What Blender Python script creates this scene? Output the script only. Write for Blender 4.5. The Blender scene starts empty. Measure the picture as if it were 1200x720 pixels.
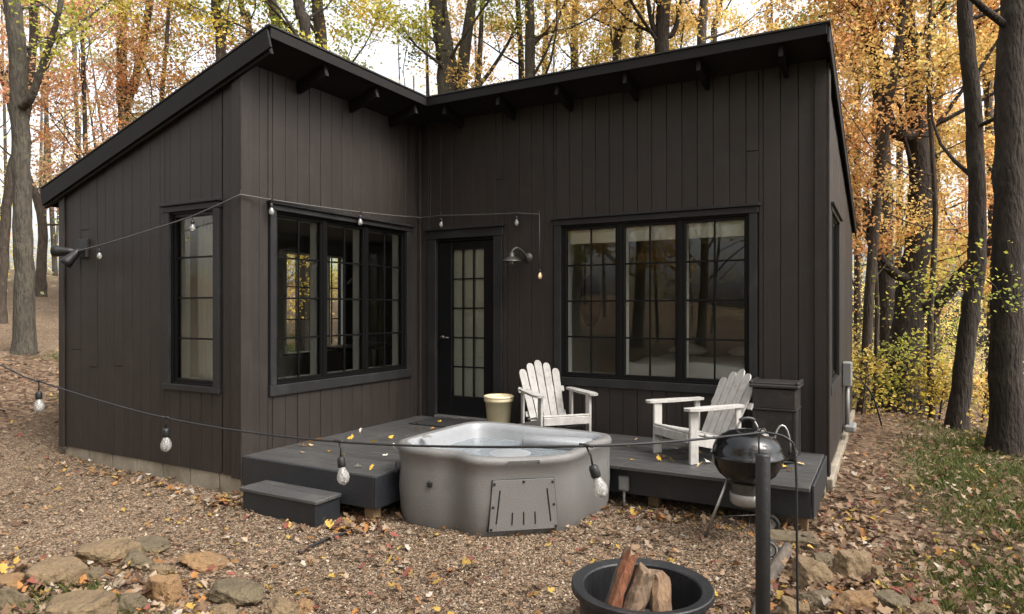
import bpy, bmesh, math, random
import numpy as np
from mathutils import Vector, Matrix
R = math.radians
rng = np.random.default_rng(7)
random.seed(7)
SC = bpy.context.scene
COL = SC.collection

# ------------------------------------------------------------------ camera, sky, sun, exposure
EYE = 1.64
F, CX, HY = 789.0, 600.0, 362.0          # focal length and horizon in photo pixels
YAW = R(29.15)
cam = bpy.data.cameras.new('camera')
cam.sensor_width = 36.0
cam.lens = F / 1200 * 36
cam.shift_y = 2 / 1200
cam.clip_end = 2000
cam.clip_start = 0.05
camo = bpy.data.objects.new('camera', cam)
COL.objects.link(camo)
camo.location = (0, 0, EYE)
camo.rotation_euler = (R(90), 0, YAW)
SC.camera = camo

SUN_EL, SUN_AZ = 50.0, 96.0              # azimuth clockwise from +Y
world = bpy.data.worlds.new('World')
SC.world = world
world.use_nodes = True
nt = world.node_tree
nt.nodes.clear()
sky = nt.nodes.new('ShaderNodeTexSky')
sky.sky_type = 'NISHITA'
sky.sun_disc = False
sky.sun_elevation = R(SUN_EL)
sky.sun_rotation = R(SUN_AZ)
sky.air_density = 1.0
sky.dust_density = 6.0
sky.ozone_density = 0.6
hs = nt.nodes.new('ShaderNodeHueSaturation')
hs.inputs['Saturation'].default_value = 0.22
bgn = nt.nodes.new('ShaderNodeBackground')
bgn.inputs['Strength'].default_value = 0.15
wo = nt.nodes.new('ShaderNodeOutputWorld')
nt.links.new(sky.outputs[0], hs.inputs['Color'])
nt.links.new(hs.outputs[0], bgn.inputs['Color'])
nt.links.new(bgn.outputs[0], wo.inputs['Surface'])

sl = bpy.data.lights.new('sun', 'SUN')
sl.energy = 0.95
sl.angle = R(28)
sl.color = (1.0, 0.965, 0.92)
slo = bpy.data.objects.new('sun', sl)
COL.objects.link(slo)
sd = Vector((math.sin(R(SUN_AZ)) * math.cos(R(SUN_EL)), math.cos(R(SUN_AZ)) * math.cos(R(SUN_EL)), math.sin(R(SUN_EL))))
slo.rotation_euler = sd.to_track_quat('Z', 'Y').to_euler()
slo.location = (10, -10, 30)

SC.view_settings.view_transform = 'Standard'
SC.view_settings.look = 'None'
SC.view_settings.exposure = 1.72
SC.view_settings.gamma = 1.0
SC.view_settings.use_curve_mapping = False
SC.render.engine = 'CYCLES'
SC.cycles.max_bounces = 8
SC.cycles.transparent_max_bounces = 12
SC.cycles.sample_clamp_indirect = 6
SC.cycles.use_denoising = True

# ------------------------------------------------------------------ pixel helpers
cs, ss = math.cos(YAW), math.sin(YAW)
def at(u, v, d):
    a = (u - CX) / F
    return np.array([(a * cs - ss) * d, (a * ss + cs) * d, EYE - (v - HY) / F * d])

# ------------------------------------------------------------------ materials
ALB = 0.84
def mat(name, col, rough=0.7, var=0.0, vscale=4.0, vstretch=(1, 1, 1), bump=0.0, bscale=40.0, metal=0.0,
        objvar=0.0, col2=None, spec=0.5, dirt=None, coat=0.0, coords='Object', fine=0.0):
    col = tuple(c * ALB for c in col)
    if col2: col2 = tuple(c * ALB for c in col2)
    if dirt: dirt = (tuple(c * ALB for c in dirt[0]), dirt[1], dirt[2])
    m = bpy.data.materials.new(name)
    m.use_nodes = True
    t = m.node_tree
    n, l = t.nodes, t.links
    p = n['Principled BSDF']
    p.inputs['Roughness'].default_value = rough
    p.inputs['Metallic'].default_value = metal
    p.inputs['Specular IOR Level'].default_value = spec
    p.inputs['Coat Weight'].default_value = coat
    tc = n.new('ShaderNodeTexCoord')
    mp = n.new('ShaderNodeMapping')
    mp.inputs['Scale'].default_value = vstretch
    l.new(tc.outputs[coords], mp.inputs['Vector'])
    c2 = col2 if col2 else tuple(max(0, c * (1 - var)) for c in col)
    nz = n.new('ShaderNodeTexNoise')
    nz.inputs['Scale'].default_value = vscale
    nz.inputs['Detail'].default_value = 8
    nz.inputs['Roughness'].default_value = 0.65
    l.new(mp.outputs[0], nz.inputs['Vector'])
    cr = n.new('ShaderNodeValToRGB')
    cr.color_ramp.elements[0].position = 0.32
    cr.color_ramp.elements[1].position = 0.68
    cr.color_ramp.elements[0].color = (*c2, 1)
    cr.color_ramp.elements[1].color = (*col, 1)
    l.new(nz.outputs['Fac'], cr.inputs['Fac'])
    out = cr.outputs[0]
    if dirt:
        dc, damount, dscale = dirt
        nd = n.new('ShaderNodeTexNoise')
        nd.inputs['Scale'].default_value = dscale
        nd.inputs['Detail'].default_value = 10
        nd.inputs['Roughness'].default_value = 0.75
        l.new(tc.outputs[coords], nd.inputs['Vector'])
        rd = n.new('ShaderNodeMapRange')
        rd.inputs['From Min'].default_value = 0.52
        rd.inputs['From Max'].default_value = 0.75
        rd.inputs['To Max'].default_value = damount
        l.new(nd.outputs['Fac'], rd.inputs['Value'])
        mx = n.new('ShaderNodeMix')
        mx.data_type = 'RGBA'
        mx.inputs[7].default_value = (*dc, 1)
        l.new(rd.outputs[0], mx.inputs[0])
        l.new(out, mx.inputs[6])
        out = mx.outputs[2]
    if objvar:
        oi = n.new('ShaderNodeObjectInfo')
        mr = n.new('ShaderNodeMapRange')
        mr.inputs['To Min'].default_value = 1 - objvar
        mr.inputs['To Max'].default_value = 1 + objvar
        l.new(oi.outputs['Random'], mr.inputs['Value'])
        hv = n.new('ShaderNodeHueSaturation')
        l.new(mr.outputs[0], hv.inputs['Value'])
        l.new(out, hv.inputs['Color'])
        out = hv.outputs[0]
    l.new(out, p.inputs['Base Color'])
    if bump:
        nb = n.new('ShaderNodeTexNoise')
        nb.inputs['Scale'].default_value = bscale
        nb.inputs['Detail'].default_value = 6
        l.new(mp.outputs[0], nb.inputs['Vector'])
        bp = n.new('ShaderNodeBump')
        bp.inputs['Strength'].default_value = bump
        bp.inputs['Distance'].default_value = 0.01
        l.new(nb.outputs['Fac'], bp.inputs['Height'])
        l.new(bp.outputs[0], p.inputs['Normal'])
        rr = n.new('ShaderNodeMapRange')
        rr.inputs['To Min'].default_value = max(0.02, rough - 0.1)
        rr.inputs['To Max'].default_value = min(1, rough + 0.1)
        l.new(nz.outputs['Fac'], rr.inputs['Value'])
        l.new(rr.outputs[0], p.inputs['Roughness'])
    return m

def leaf_mat(name, transl=0.45, rough=0.6):
    m = bpy.data.materials.new(name)
    m.use_nodes = True
    t = m.node_tree
    n, l = t.nodes, t.links
    p = n['Principled BSDF']
    p.inputs['Roughness'].default_value = rough
    p.inputs['Specular IOR Level'].default_value = 0.25
    a = n.new('ShaderNodeAttribute')
    a.attribute_name = 'Col'
    l.new(a.outputs['Color'], p.inputs['Base Color'])
    if transl:
        tr = n.new('ShaderNodeBsdfTranslucent')
        l.new(a.outputs['Color'], tr.inputs['Color'])
        mx = n.new('ShaderNodeMixShader')
        mx.inputs[0].default_value = transl
        l.new(p.outputs[0], mx.inputs[1])
        l.new(tr.outputs[0], mx.inputs[2])
        l.new(mx.outputs[0], n['Material Output'].inputs['Surface'])
    return m

def glass_mat(name, tint=(0.82, 0.86, 0.84)):
    m = bpy.data.materials.new(name)
    m.use_nodes = True
    t = m.node_tree
    n, l = t.nodes, t.links
    n.remove(n['Principled BSDF'])
    tr = n.new('ShaderNodeBsdfTransparent')
    tr.inputs['Color'].default_value = (*tint, 1)
    gl = n.new('ShaderNodeBsdfGlossy')
    gl.inputs['Roughness'].default_value = 0.005
    fr = n.new('ShaderNodeFresnel')
    fr.inputs['IOR'].default_value = 1.75
    mx = n.new('ShaderNodeMixShader')
    l.new(fr.outputs[0], mx.inputs[0])
    l.new(tr.outputs[0], mx.inputs[1])
    l.new(gl.outputs[0], mx.inputs[2])
    l.new(mx.outputs[0], n['Material Output'].inputs['Surface'])
    return m

def bark_mat(name, col, col2, lichen=(0.2, 0.21, 0.15), la=0.5):
    m = mat(name, col, 0.95, col2=col2, vscale=5, vstretch=(3.5, 3.5, 0.8), bump=1.0, bscale=9, dirt=(lichen, la, 2.2), spec=0.2)
    for nn in m.node_tree.nodes:
        if nn.type == 'BUMP':
            nn.inputs['Distance'].default_value = 0.05
    return m

M = {}
M['siding'] = mat('siding', (0.0305, 0.0238, 0.0202), 0.55, var=0.3, vscale=3, vstretch=(9, 9, 0.6), bump=0.25, bscale=24, objvar=0.06, dirt=((0.050, 0.043, 0.038), 0.5, 3.0), spec=0.3)
M['groove'] = mat('groove', (0.016, 0.0125, 0.011), 0.9)
M['trim'] = mat('trim', (0.019, 0.0185, 0.0185), 0.55, spec=0.3, var=0.25, vscale=5, bump=0.15, bscale=40, dirt=((0.055, 0.055, 0.055), 0.35, 5))
M['sash'] = mat('sash', (0.005, 0.005, 0.005), 0.4, spec=0.15)
M['fascia'] = mat('fascia', (0.010, 0.0085, 0.0078), 0.65, spec=0.2, var=0.3, vscale=6, bump=0.15)
M['soffit'] = mat('soffit', (0.018, 0.015, 0.0138), 0.8, spec=0.2, var=0.3, vscale=6, bump=0.2)
M['shingle'] = mat('shingle', (0.03, 0.029, 0.028), 0.95, var=0.4, vscale=30, bump=0.5, bscale=60)
M['concrete'] = mat('concrete', (0.34, 0.30, 0.23), 0.9, col2=(0.15, 0.12, 0.085), vscale=1.8, bump=0.5, bscale=30, dirt=((0.09, 0.085, 0.05), 0.8, 1.4))
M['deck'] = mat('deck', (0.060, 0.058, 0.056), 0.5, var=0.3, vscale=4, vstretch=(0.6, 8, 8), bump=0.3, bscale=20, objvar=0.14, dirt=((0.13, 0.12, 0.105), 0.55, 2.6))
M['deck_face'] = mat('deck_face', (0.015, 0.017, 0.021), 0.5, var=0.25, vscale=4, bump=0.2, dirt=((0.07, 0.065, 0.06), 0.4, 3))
M['post_wood'] = mat('post_wood', (0.22, 0.14, 0.07), 0.85, var=0.4, vscale=6, vstretch=(6, 6, 1), bump=0.4)
M['white_int'] = mat('white_int', (0.36, 0.35, 0.29), 0.7, var=0.06)
M['wall_pale'] = mat('wall_pale', (0.72, 0.72, 0.64), 0.7, var=0.05)
M['floor_int'] = mat('floor_int', (0.16, 0.10, 0.06), 0.4, var=0.3, vscale=3, vstretch=(1, 8, 1))
M['white_jamb'] = mat('white_jamb', (0.95, 0.95, 0.90), 0.5, var=0.04)
M['glass'] = glass_mat('glass', (0.93, 0.96, 0.94))
M['door'] = mat('door', (0.006, 0.006, 0.0065), 0.4, spec=0.2, bump=0.08, var=0.1)
M['white_paint'] = mat('white_paint', (0.50, 0.485, 0.46), 0.65, col2=(0.37, 0.35, 0.325), vscale=5, vstretch=(5, 5, 1.2), bump=0.3, bscale=25, objvar=0.05, dirt=((0.17, 0.145, 0.115), 0.75, 4.5))
M['tub_shell'] = mat('tub_shell', (0.155, 0.148, 0.140), 0.55, var=0.10, vscale=2.0, bump=0.35, bscale=120, dirt=((0.11, 0.10, 0.09), 0.4, 1.6))
M['tub_inner'] = mat('tub_inner', (0.29, 0.30, 0.31), 0.35, var=0.15, vscale=25, bump=0.05)
M['black'] = mat('black', (0.008, 0.008, 0.008), 0.5, var=0.2, bump=0.1)
M['black_metal'] = mat('black_metal', (0.014, 0.014, 0.015), 0.55, var=0.4, vscale=8, bump=0.25, bscale=60, dirt=((0.05, 0.04, 0.035), 0.5, 5))
M['enamel'] = mat('enamel', (0.006, 0.006, 0.007), 0.16, spec=0.45, coat=0.0, var=0.2, dirt=((0.05, 0.048, 0.045), 0.35, 7))
M['alu'] = mat('alu', (0.55, 0.54, 0.52), 0.4, metal=0.9, var=0.25, vscale=15, bump=0.1)
M['galv'] = mat('galv', (0.13, 0.12, 0.11), 0.45, metal=0.7, var=0.4, vscale=12)
M['ash_pan'] = mat('ash_pan', (0.35, 0.33, 0.31), 0.5, metal=0.5, var=0.3, vscale=10)
M['plastic_grey'] = mat('plastic_grey', (0.22, 0.22, 0.21), 0.5, var=0.15)
M['cream'] = mat('cream', (0.90, 0.80, 0.55), 0.4, col2=(0.78, 0.66, 0.42), vscale=5, dirt=((0.35, 0.25, 0.12), 0.35, 8))
M['bin'] = mat('bin', (0.026, 0.021, 0.019), 0.45, var=0.35, vscale=6, bump=0.25, bscale=50, dirt=((0.09, 0.08, 0.07), 0.35, 6))
M['cable_grey'] = mat('cable_grey', (0.085, 0.08, 0.075), 0.5)
M['rubber'] = mat('rubber', (0.012, 0.012, 0.012), 0.8)
M['cable'] = mat('cable', (0.012, 0.012, 0.013), 0.6)
M['bulb'] = glass_mat('bulb', (0.95, 0.95, 0.94))
_t = M['bulb'].node_tree
_df = _t.nodes.new('ShaderNodeBsdfDiffuse'); _df.inputs['Color'].default_value = (0.75, 0.74, 0.72, 1)  # white mixed into the clear bulb glass stands in for reflected sky
_mx = _t.nodes.new('ShaderNodeMixShader'); _mx.inputs[0].default_value = 0.22
_src = _t.nodes['Material Output'].inputs['Surface'].links[0].from_socket
_t.links.new(_src, _mx.inputs[1]); _t.links.new(_df.outputs[0], _mx.inputs[2]); _t.links.new(_mx.outputs[0], _t.nodes['Material Output'].inputs['Surface'])
M['filament'] = mat('filament', (0.6, 0.58, 0.52), 0.4, metal=0.3)
M['rock_tan'] = mat('rock_tan', (0.235, 0.165, 0.092), 0.9, col2=(0.12, 0.083, 0.048), vscale=3, bump=0.9, bscale=14, dirt=((0.055, 0.05, 0.026), 0.75, 5), spec=0.3)
M['rock_grey'] = mat('rock_grey', (0.165, 0.128, 0.078), 0.9, col2=(0.08, 0.062, 0.038), vscale=3, bump=0.9, bscale=14, dirt=((0.06, 0.056, 0.022), 0.8, 6), spec=0.3)
M['rock_orange'] = mat('rock_orange', (0.29, 0.172, 0.08), 0.9, col2=(0.15, 0.09, 0.046), vscale=3, bump=0.9, bscale=12, dirt=((0.06, 0.045, 0.027), 0.6, 5), spec=0.3)
for _m in ('rock_tan', 'rock_grey', 'rock_orange'):
    for _n in M[_m].node_tree.nodes:
        if _n.type == 'BUMP': _n.inputs['Distance'].default_value = 0.04
M['log_side'] = mat('log_side', (0.25, 0.155, 0.085), 0.9, col2=(0.14, 0.085, 0.05), vscale=7, vstretch=(5, 5, 0.7), bump=0.9, bscale=14)
M['log_red'] = mat('log_red', (0.24, 0.085, 0.035), 0.8, col2=(0.12, 0.045, 0.02), vscale=7, vstretch=(5, 5, 0.7), bump=0.9, bscale=14)
M['log_pale'] = mat('log_pale', (0.27, 0.175, 0.105), 0.9, col2=(0.09, 0.06, 0.04), vscale=8, vstretch=(5, 5, 0.6), bump=0.9, bscale=14)
M['log_bark'] = mat('log_bark', (0.10, 0.085, 0.06), 0.95, col2=(0.05, 0.04, 0.03), vscale=8, vstretch=(4, 4, 1), bump=1.0, bscale=14)
M['ash'] = mat('ash', (0.03, 0.028, 0.026), 0.95, col2=(0.12, 0.11, 0.10), vscale=14, bump=0.8, bscale=40)
M['timber'] = mat('timber', (0.13, 0.105, 0.08), 0.9, col2=(0.06, 0.047, 0.035), vscale=5, vstretch=(6, 1, 6), bump=0.8, bscale=16)
M['bed'] = mat('bed', (0.72, 0.71, 0.68), 0.9, var=0.08, bump=0.4, bscale=4)
M['wicker'] = mat('wicker', (0.10, 0.05, 0.025), 0.8, var=0.5, vscale=30, bump=0.8, bscale=60)
M['dark_furn'] = mat('dark_furn', (0.03, 0.025, 0.022), 0.5)
M['leaf'] = leaf_mat('leaf', 0.6)
M['dry_leaf'] = leaf_mat('dry_leaf', 0.15, 0.8)
M['pebble'] = leaf_mat('pebble', 0.0, 0.9)
M['grass'] = leaf_mat('grass', 0.35, 0.7)
M['bark_dark'] = bark_mat('bark_dark', (0.055, 0.043, 0.034), (0.02, 0.016, 0.013), (0.10, 0.105, 0.075), 0.5)
M['bark_grey'] = bark_mat('bark_grey', (0.095, 0.082, 0.063), (0.036, 0.03, 0.023), (0.15, 0.155, 0.105), 0.65)
M['bark_mid'] = bark_mat('bark_mid', (0.10, 0.078, 0.06), (0.04, 0.031, 0.024), (0.16, 0.155, 0.105), 0.5)

mw = bpy.data.materials.new('tub_water')
mw.use_nodes = True
_p = mw.node_tree.nodes['Principled BSDF']
_p.inputs['Base Color'].default_value = (0.16, 0.18, 0.19, 1)
_p.inputs['Roughness'].default_value = 0.12
_n = mw.node_tree.nodes.new('ShaderNodeTexNoise')
_n.inputs['Scale'].default_value = 9
_n.inputs['Detail'].default_value = 5
_b = mw.node_tree.nodes.new('ShaderNodeBump')
_b.inputs['Strength'].default_value = 0.7
_b.inputs['Distance'].default_value = 0.03
mw.node_tree.links.new(_n.outputs['Fac'], _b.inputs['Height'])
mw.node_tree.links.new(_b.outputs[0], _p.inputs['Normal'])
M['water'] = mw
mg = bpy.data.materials.new('bulb_glow')
mg.use_nodes = True
_p = mg.node_tree.nodes['Principled BSDF']
_p.inputs['Base Color'].default_value = (0.9, 0.6, 0.3, 1)
_p.inputs['Emission Color'].default_value = (1.0, 0.55, 0.2, 1)
_p.inputs['Emission Strength'].default_value = 1.2
M['glow'] = mg

# ------------------------------------------------------------------ mesh builder
def _cbox_template():
    vid, vs = {}, []
    for sx in (-1, 1):
        for sy in (-1, 1):
            for sz in (-1, 1):
                for a in range(3):
                    vid[(sx, sy, sz, a)] = len(vs)
                    vs.append((sx, sy, sz, a))
    faces = []
    for a in range(3):
        o = [i for i in range(3) if i != a]
        for s in (-1, 1):
            q = []
            for (p, r) in ((-1, -1), (1, -1), (1, 1), (-1, 1)):
                k = [0, 0, 0]
                k[a], k[o[0]], k[o[1]] = s, p, r
                q.append(vid[(*k, a)])
            faces.append(q)
    for a in range(3):
        o = [i for i in range(3) if i != a]
        for s0 in (-1, 1):
            for s1 in (-1, 1):
                k = [0, 0, 0]
                k[o[0]], k[o[1]] = s0, s1
                k0, k1 = list(k), list(k)
                k0[a], k1[a] = -1, 1
                faces.append([vid[(*k0, o[0])], vid[(*k1, o[0])], vid[(*k1, o[1])], vid[(*k0, o[1])]])
    for sx in (-1, 1):
        for sy in (-1, 1):
            for sz in (-1, 1):
                faces.append([vid[(sx, sy, sz, a)] for a in range(3)])
    P = np.array([[v[0], v[1], v[2]] for v in vs], float)
    fl = []
    for f in faces:
        pts = np.array([[vs[i][j] * (1.0 if vs[i][3] == j else 0.9) for j in range(3)] for i in f])
        nrm = np.cross(pts[1] - pts[0], pts[2] - pts[0])
        if np.dot(nrm, pts.mean(0)) < 0:
            f = f[::-1]
        fl.append(tuple(f))
    return vs, fl
CB_V, CB_F = _cbox_template()

def frame_from(d, up=(0, 0, 1)):
    d = np.asarray(d, float)
    d = d / np.linalg.norm(d)
    up = np.asarray(up, float)
    if abs(np.dot(d, up)) > 0.98:
        up = np.array([1.0, 0, 0])
    x = np.cross(up, d)
    x /= np.linalg.norm(x)
    y = np.cross(d, x)
    return x, y, d

class MB:
    def __init__(s):
        s.v, s.f, s.mi = [], [], []
        s.cur = 0
    def add(s, verts, faces):
        o = len(s.v)
        s.v += [tuple(map(float, p)) for p in verts]
        for f in faces:
            s.f.append(tuple(i + o for i in f))
            s.mi.append(s.cur)
        return s
    def cbox(s, c, h, b=0.004, rot=None):
        """chamfered box: centre c, half sizes h, optional 3x3 rotation"""
        c = np.asarray(c, float)
        b = min(b, min(h) * 0.45)
        vs = []
        for (sx, sy, sz, a) in CB_V:
            p = [sx * (h[0] - (0 if a == 0 else b)), sy * (h[1] - (0 if a == 1 else b)), sz * (h[2] - (0 if a == 2 else b))]
            p = np.array(p)
            if rot is not None:
                p = rot @ p
            vs.append(c + p)
        return s.add(vs, CB_F)
    def bb(s, x0, x1, y0, y1, z0, z1, b=0.004):
        x0, x1 = min(x0, x1), max(x0, x1)
        y0, y1 = min(y0, y1), max(y0, y1)
        return s.cbox(((x0 + x1) / 2, (y0 + y1) / 2, (z0 + z1) / 2), ((x1 - x0) / 2, (y1 - y0) / 2, (z1 - z0) / 2), b)
    def beam(s, p, q, w, t, up=(0, 0, 1), b=0.004):
        """board from p to q: w across, t along 'up'"""
        p, q = np.asarray(p, float), np.asarray(q, float)
        x, y, z = frame_from(q - p, up)
        L = np.linalg.norm(q - p)
        return s.cbox((p + q) / 2, (w / 2, t / 2, L / 2), b, np.array([x, y, z]).T)
    def tube(s, pts, rad, n=8, cap=True):
        pts = [np.asarray(p, float) for p in pts]
        if not hasattr(rad, '__len__'):
            rad = [rad] * len(pts)
        o = len(s.v)
        px = None
        for i, p in enumerate(pts):
            d = pts[min(i + 1, len(pts) - 1)] - pts[max(i - 1, 0)]
            d = d / (np.linalg.norm(d) + 1e-9)
            if px is None:
                x, y, _ = frame_from(d)
            else:
                x = px - d * np.dot(px, d)
                x /= (np.linalg.norm(x) + 1e-9)
                y = np.cross(d, x)
            px = x
            for k in range(n):
                a = 2 * math.pi * k / n
                s.v.append(tuple(p + rad[i] * (math.cos(a) * x + math.sin(a) * y)))
        for i in range(len(pts) - 1):
            for k in range(n):
                k2 = (k + 1) % n
                s.f.append((o + i * n + k, o + i * n + k2, o + (i + 1) * n + k2, o + (i + 1) * n + k))
                s.mi.append(s.cur)
        if cap:
            s.f.append(tuple(o + k for k in range(n))[::-1]); s.mi.append(s.cur)
            e = o + (len(pts) - 1) * n
            s.f.append(tuple(e + k for k in range(n))); s.mi.append(s.cur)
        return s
    def lathe(s, prof, n=24, c=(0, 0, 0), rot=None, close=False):
        o = len(s.v)
        c = np.asarray(c, float)
        m = len(prof)
        for (r, z) in prof:
            for k in range(n):
                a = 2 * math.pi * k / n
                p = np.array([r * math.cos(a), r * math.sin(a), z])
                if rot is not None:
                    p = rot @ p
                s.v.append(tuple(c + p))
        for i in range(m if close else m - 1):
            j = (i + 1) % m
            for k in range(n):
                k2 = (k + 1) % n
                s.f.append((o + i * n + k, o + i * n + k2, o + j * n + k2, o + j * n + k)); s.mi.append(s.cur)
        return s
    def build(s, name, mt, parent=None, smooth=False, loc=None):
        me = bpy.data.meshes.new(name)
        me.from_pydata(s.v, [], s.f)
        for x in (mt if isinstance(mt, (list, tuple)) else [mt]):
            me.materials.append(M[x] if isinstance(x, str) else x)
        if isinstance(mt, (list, tuple)):
            me.polygons.foreach_set('material_index', s.mi)
        if smooth:
            me.polygons.foreach_set('use_smooth', [True] * len(me.polygons))
        me.update()
        o = bpy.data.objects.new(name, me)
        COL.objects.link(o)
        if parent is not None:
            o.parent = parent
        if loc is not None:
            o.location = loc
        return o

def tag(o, label=None, cat=None, group=None, kind=None):
    if label: o['label'] = label
    if cat: o['category'] = cat
    if group: o['group'] = group
    if kind: o['kind'] = kind
    return o

def thing(name, label, cat, loc=(0, 0, 0), rz=0.0, group=None):
    o = bpy.data.objects.new(name, None)
    COL.objects.link(o)
    o.location = loc
    o.rotation_euler = (0, 0, rz)
    o.empty_display_size = 0.2
    return tag(o, label, cat, group)

def empty_part(name, parent):
    o = bpy.data.objects.new(name, None)
    COL.objects.link(o)
    o.parent = parent
    return o

def big_mesh(name, V, Fq, mt, cols=None, parent=None, smooth=False, mi=None):
    """arrays of vertices and same-sized faces"""
    me = bpy.data.meshes.new(name)
    n, k = Fq.shape
    me.vertices.add(len(V))
    me.vertices.foreach_set('co', np.ascontiguousarray(V, np.float32).ravel())
    me.loops.add(n * k)
    me.loops.foreach_set('vertex_index', np.ascontiguousarray(Fq, np.int32).ravel())
    me.polygons.add(n)
    me.polygons.foreach_set('loop_start', np.arange(0, n * k, k, dtype=np.int32))
    if smooth:
        me.polygons.foreach_set('use_smooth', np.ones(n, bool))
    for x in (mt if isinstance(mt, (list, tuple)) else [mt]):
        me.materials.append(M[x])
    if mi is not None:
        me.polygons.foreach_set('material_index', np.ascontiguousarray(mi, np.int32))
    me.update(calc_edges=True)
    if cols is not None:
        a = me.color_attributes.new('Col', 'FLOAT_COLOR', 'POINT')
        cc = np.ones((len(V), 4), np.float32)
        cc[:, :3] = cols
        a.data.foreach_set('color', cc.ravel())
    o = bpy.data.objects.new(name, me)
    COL.objects.link(o)
    if parent is not None:
        o.parent = parent
    return o

# ------------------------------------------------------------------ terrain
def sstep(a, b, x):
    t = np.clip((x - a) / (b - a), 0, 1)
    return t * t * (3 - 2 * t)
def vnoise(x, y, s=1.0):
    return (np.sin(x * 1.3 * s + 1.7 * np.sin(y * .7 * s + .3)) + np.sin(y * 1.7 * s + 1.3 * np.sin(x * .9 * s + 1.1))) * 0.5
def ground_h(x, y):
    x, y = np.asarray(x, float), np.asarray(y, float)
    t = np.maximum(0, -(x + 7.2))
    h = 0.135 * (t - 1.2 * (1 - np.exp(-t / 1.2)))
    h = np.where(h > 3.2, 3.2 + (h - 3.2) * 0.25, h)
    h = h + 0.05 * sstep(-5, -8, x)
    f = np.maximum(0, y - 11.5) * sstep(-6, -1, x)
    h = h - np.minimum(0.10 * f, 3.5)
    h = h - 0.05 * np.clip(x + 0.3, 0, 12) * sstep(2, 5, y)
    h = h + 0.17 * np.exp(-(((x + 3.9) / 1.5) ** 2 + ((y - 1.55) / 0.75) ** 2))
    h = h + 0.10 * np.exp(-(((x - 0.05) / 0.45) ** 2 + ((y - 3.9) / 0.9) ** 2))
    d = np.hypot(x, y)
    h = h + vnoise(x, y, 0.9) * 0.02 + vnoise(x, y, 3.1) * 0.008
    h = h + vnoise(x, y, 0.12) * 0.5 * sstep(25, 60, d)
    return h
def gh(x, y): return float(ground_h(x, y))
def path_dist(x, y):
    """distance from the gravel drive's centre line that climbs to the left"""
    pts = np.array([(-16.5, 7.0), (-18.5, 8.2), (-21, 9.6), (-27, 13), (-36, 17)])
    d = np.full(np.shape(x), 1e9)
    for i in range(len(pts) - 1):
        a, b = pts[i], pts[i + 1]
        ab = b - a
        t = np.clip(((x - a[0]) * ab[0] + (y - a[1]) * ab[1]) / np.dot(ab, ab), 0, 1)
        d = np.minimum(d, np.hypot(x - a[0] - t * ab[0], y - a[1] - t * ab[1]))
    return d
def zones(x, y):
    """gravel, grass weights (rest is leaf litter)"""
    wob = vnoise(x, y, 1.9) * 0.25
    edge = -0.62 + wob * 0.15
    yard = sstep(0.12, -0.12, x - edge) * sstep(-9.6, -8.4, x + wob * 2) * sstep(-3.5, -2.5, y + wob) * sstep(8.0, 6.5, y)
    mound = np.exp(-(((x + 3.9) / 1.6) ** 2 + ((y - 1.4) / 0.8) ** 2))
    yard = yard * (1 - 0.85 * sstep(0.25, 0.6, mound))
    road = sstep(3.0, 2.2, path_dist(x, y) + wob)
    gravel = np.maximum(yard, road * 0.9)
    n1 = vnoise(x + 3, y - 2, 0.8) * 0.5 + vnoise(x, y, 2.3) * 0.5
    g = sstep(-0.75, 0.2, n1) * sstep(-0.15, 0.7, x) * sstep(13, 10, y)
    g = np.maximum(g, sstep(0.05, 0.6, n1) * sstep(-8.5, -10, x) * sstep(26, 18, np.hypot(x, y)))
    g = np.maximum(g, 0.7 * sstep(0.0, 0.5, n1) * sstep(0.2, 0.5, mound))
    return gravel, g * (1 - gravel)

def axis(c, fine, n_f, far):
    a = [0.0]
    st = fine
    while a[-1] < far:
        if len(a) > n_f:
            st *= 1.12
        a.append(a[-1] + st)
    return np.array(a)
xp = axis(0, 0.14, 40, 100); xn = axis(0, 0.14, 90, 100)
gx = np.concatenate([-xn[::-1], xp[1:]]) - 1.5
yp = axis(0, 0.14, 80, 100); yn = axis(0, 0.3, 10, 90)
gy = np.concatenate([-yn[::-1], yp[1:]]) + 1.0
XX, YY = np.meshgrid(gx, gy)
V = np.stack([XX.ravel(), YY.ravel(), ground_h(XX, YY).ravel()], 1)
nx, ny = len(gx), len(gy)
ii = (np.arange(ny - 1)[:, None] * nx + np.arange(nx - 1)[None, :]).ravel()
Fq = np.stack([ii, ii + 1, ii + nx + 1, ii + nx], 1)
g1, g2 = zones(XX.ravel(), YY.ravel())
M['ground'] = bpy.data.materials.new('ground')
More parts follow.
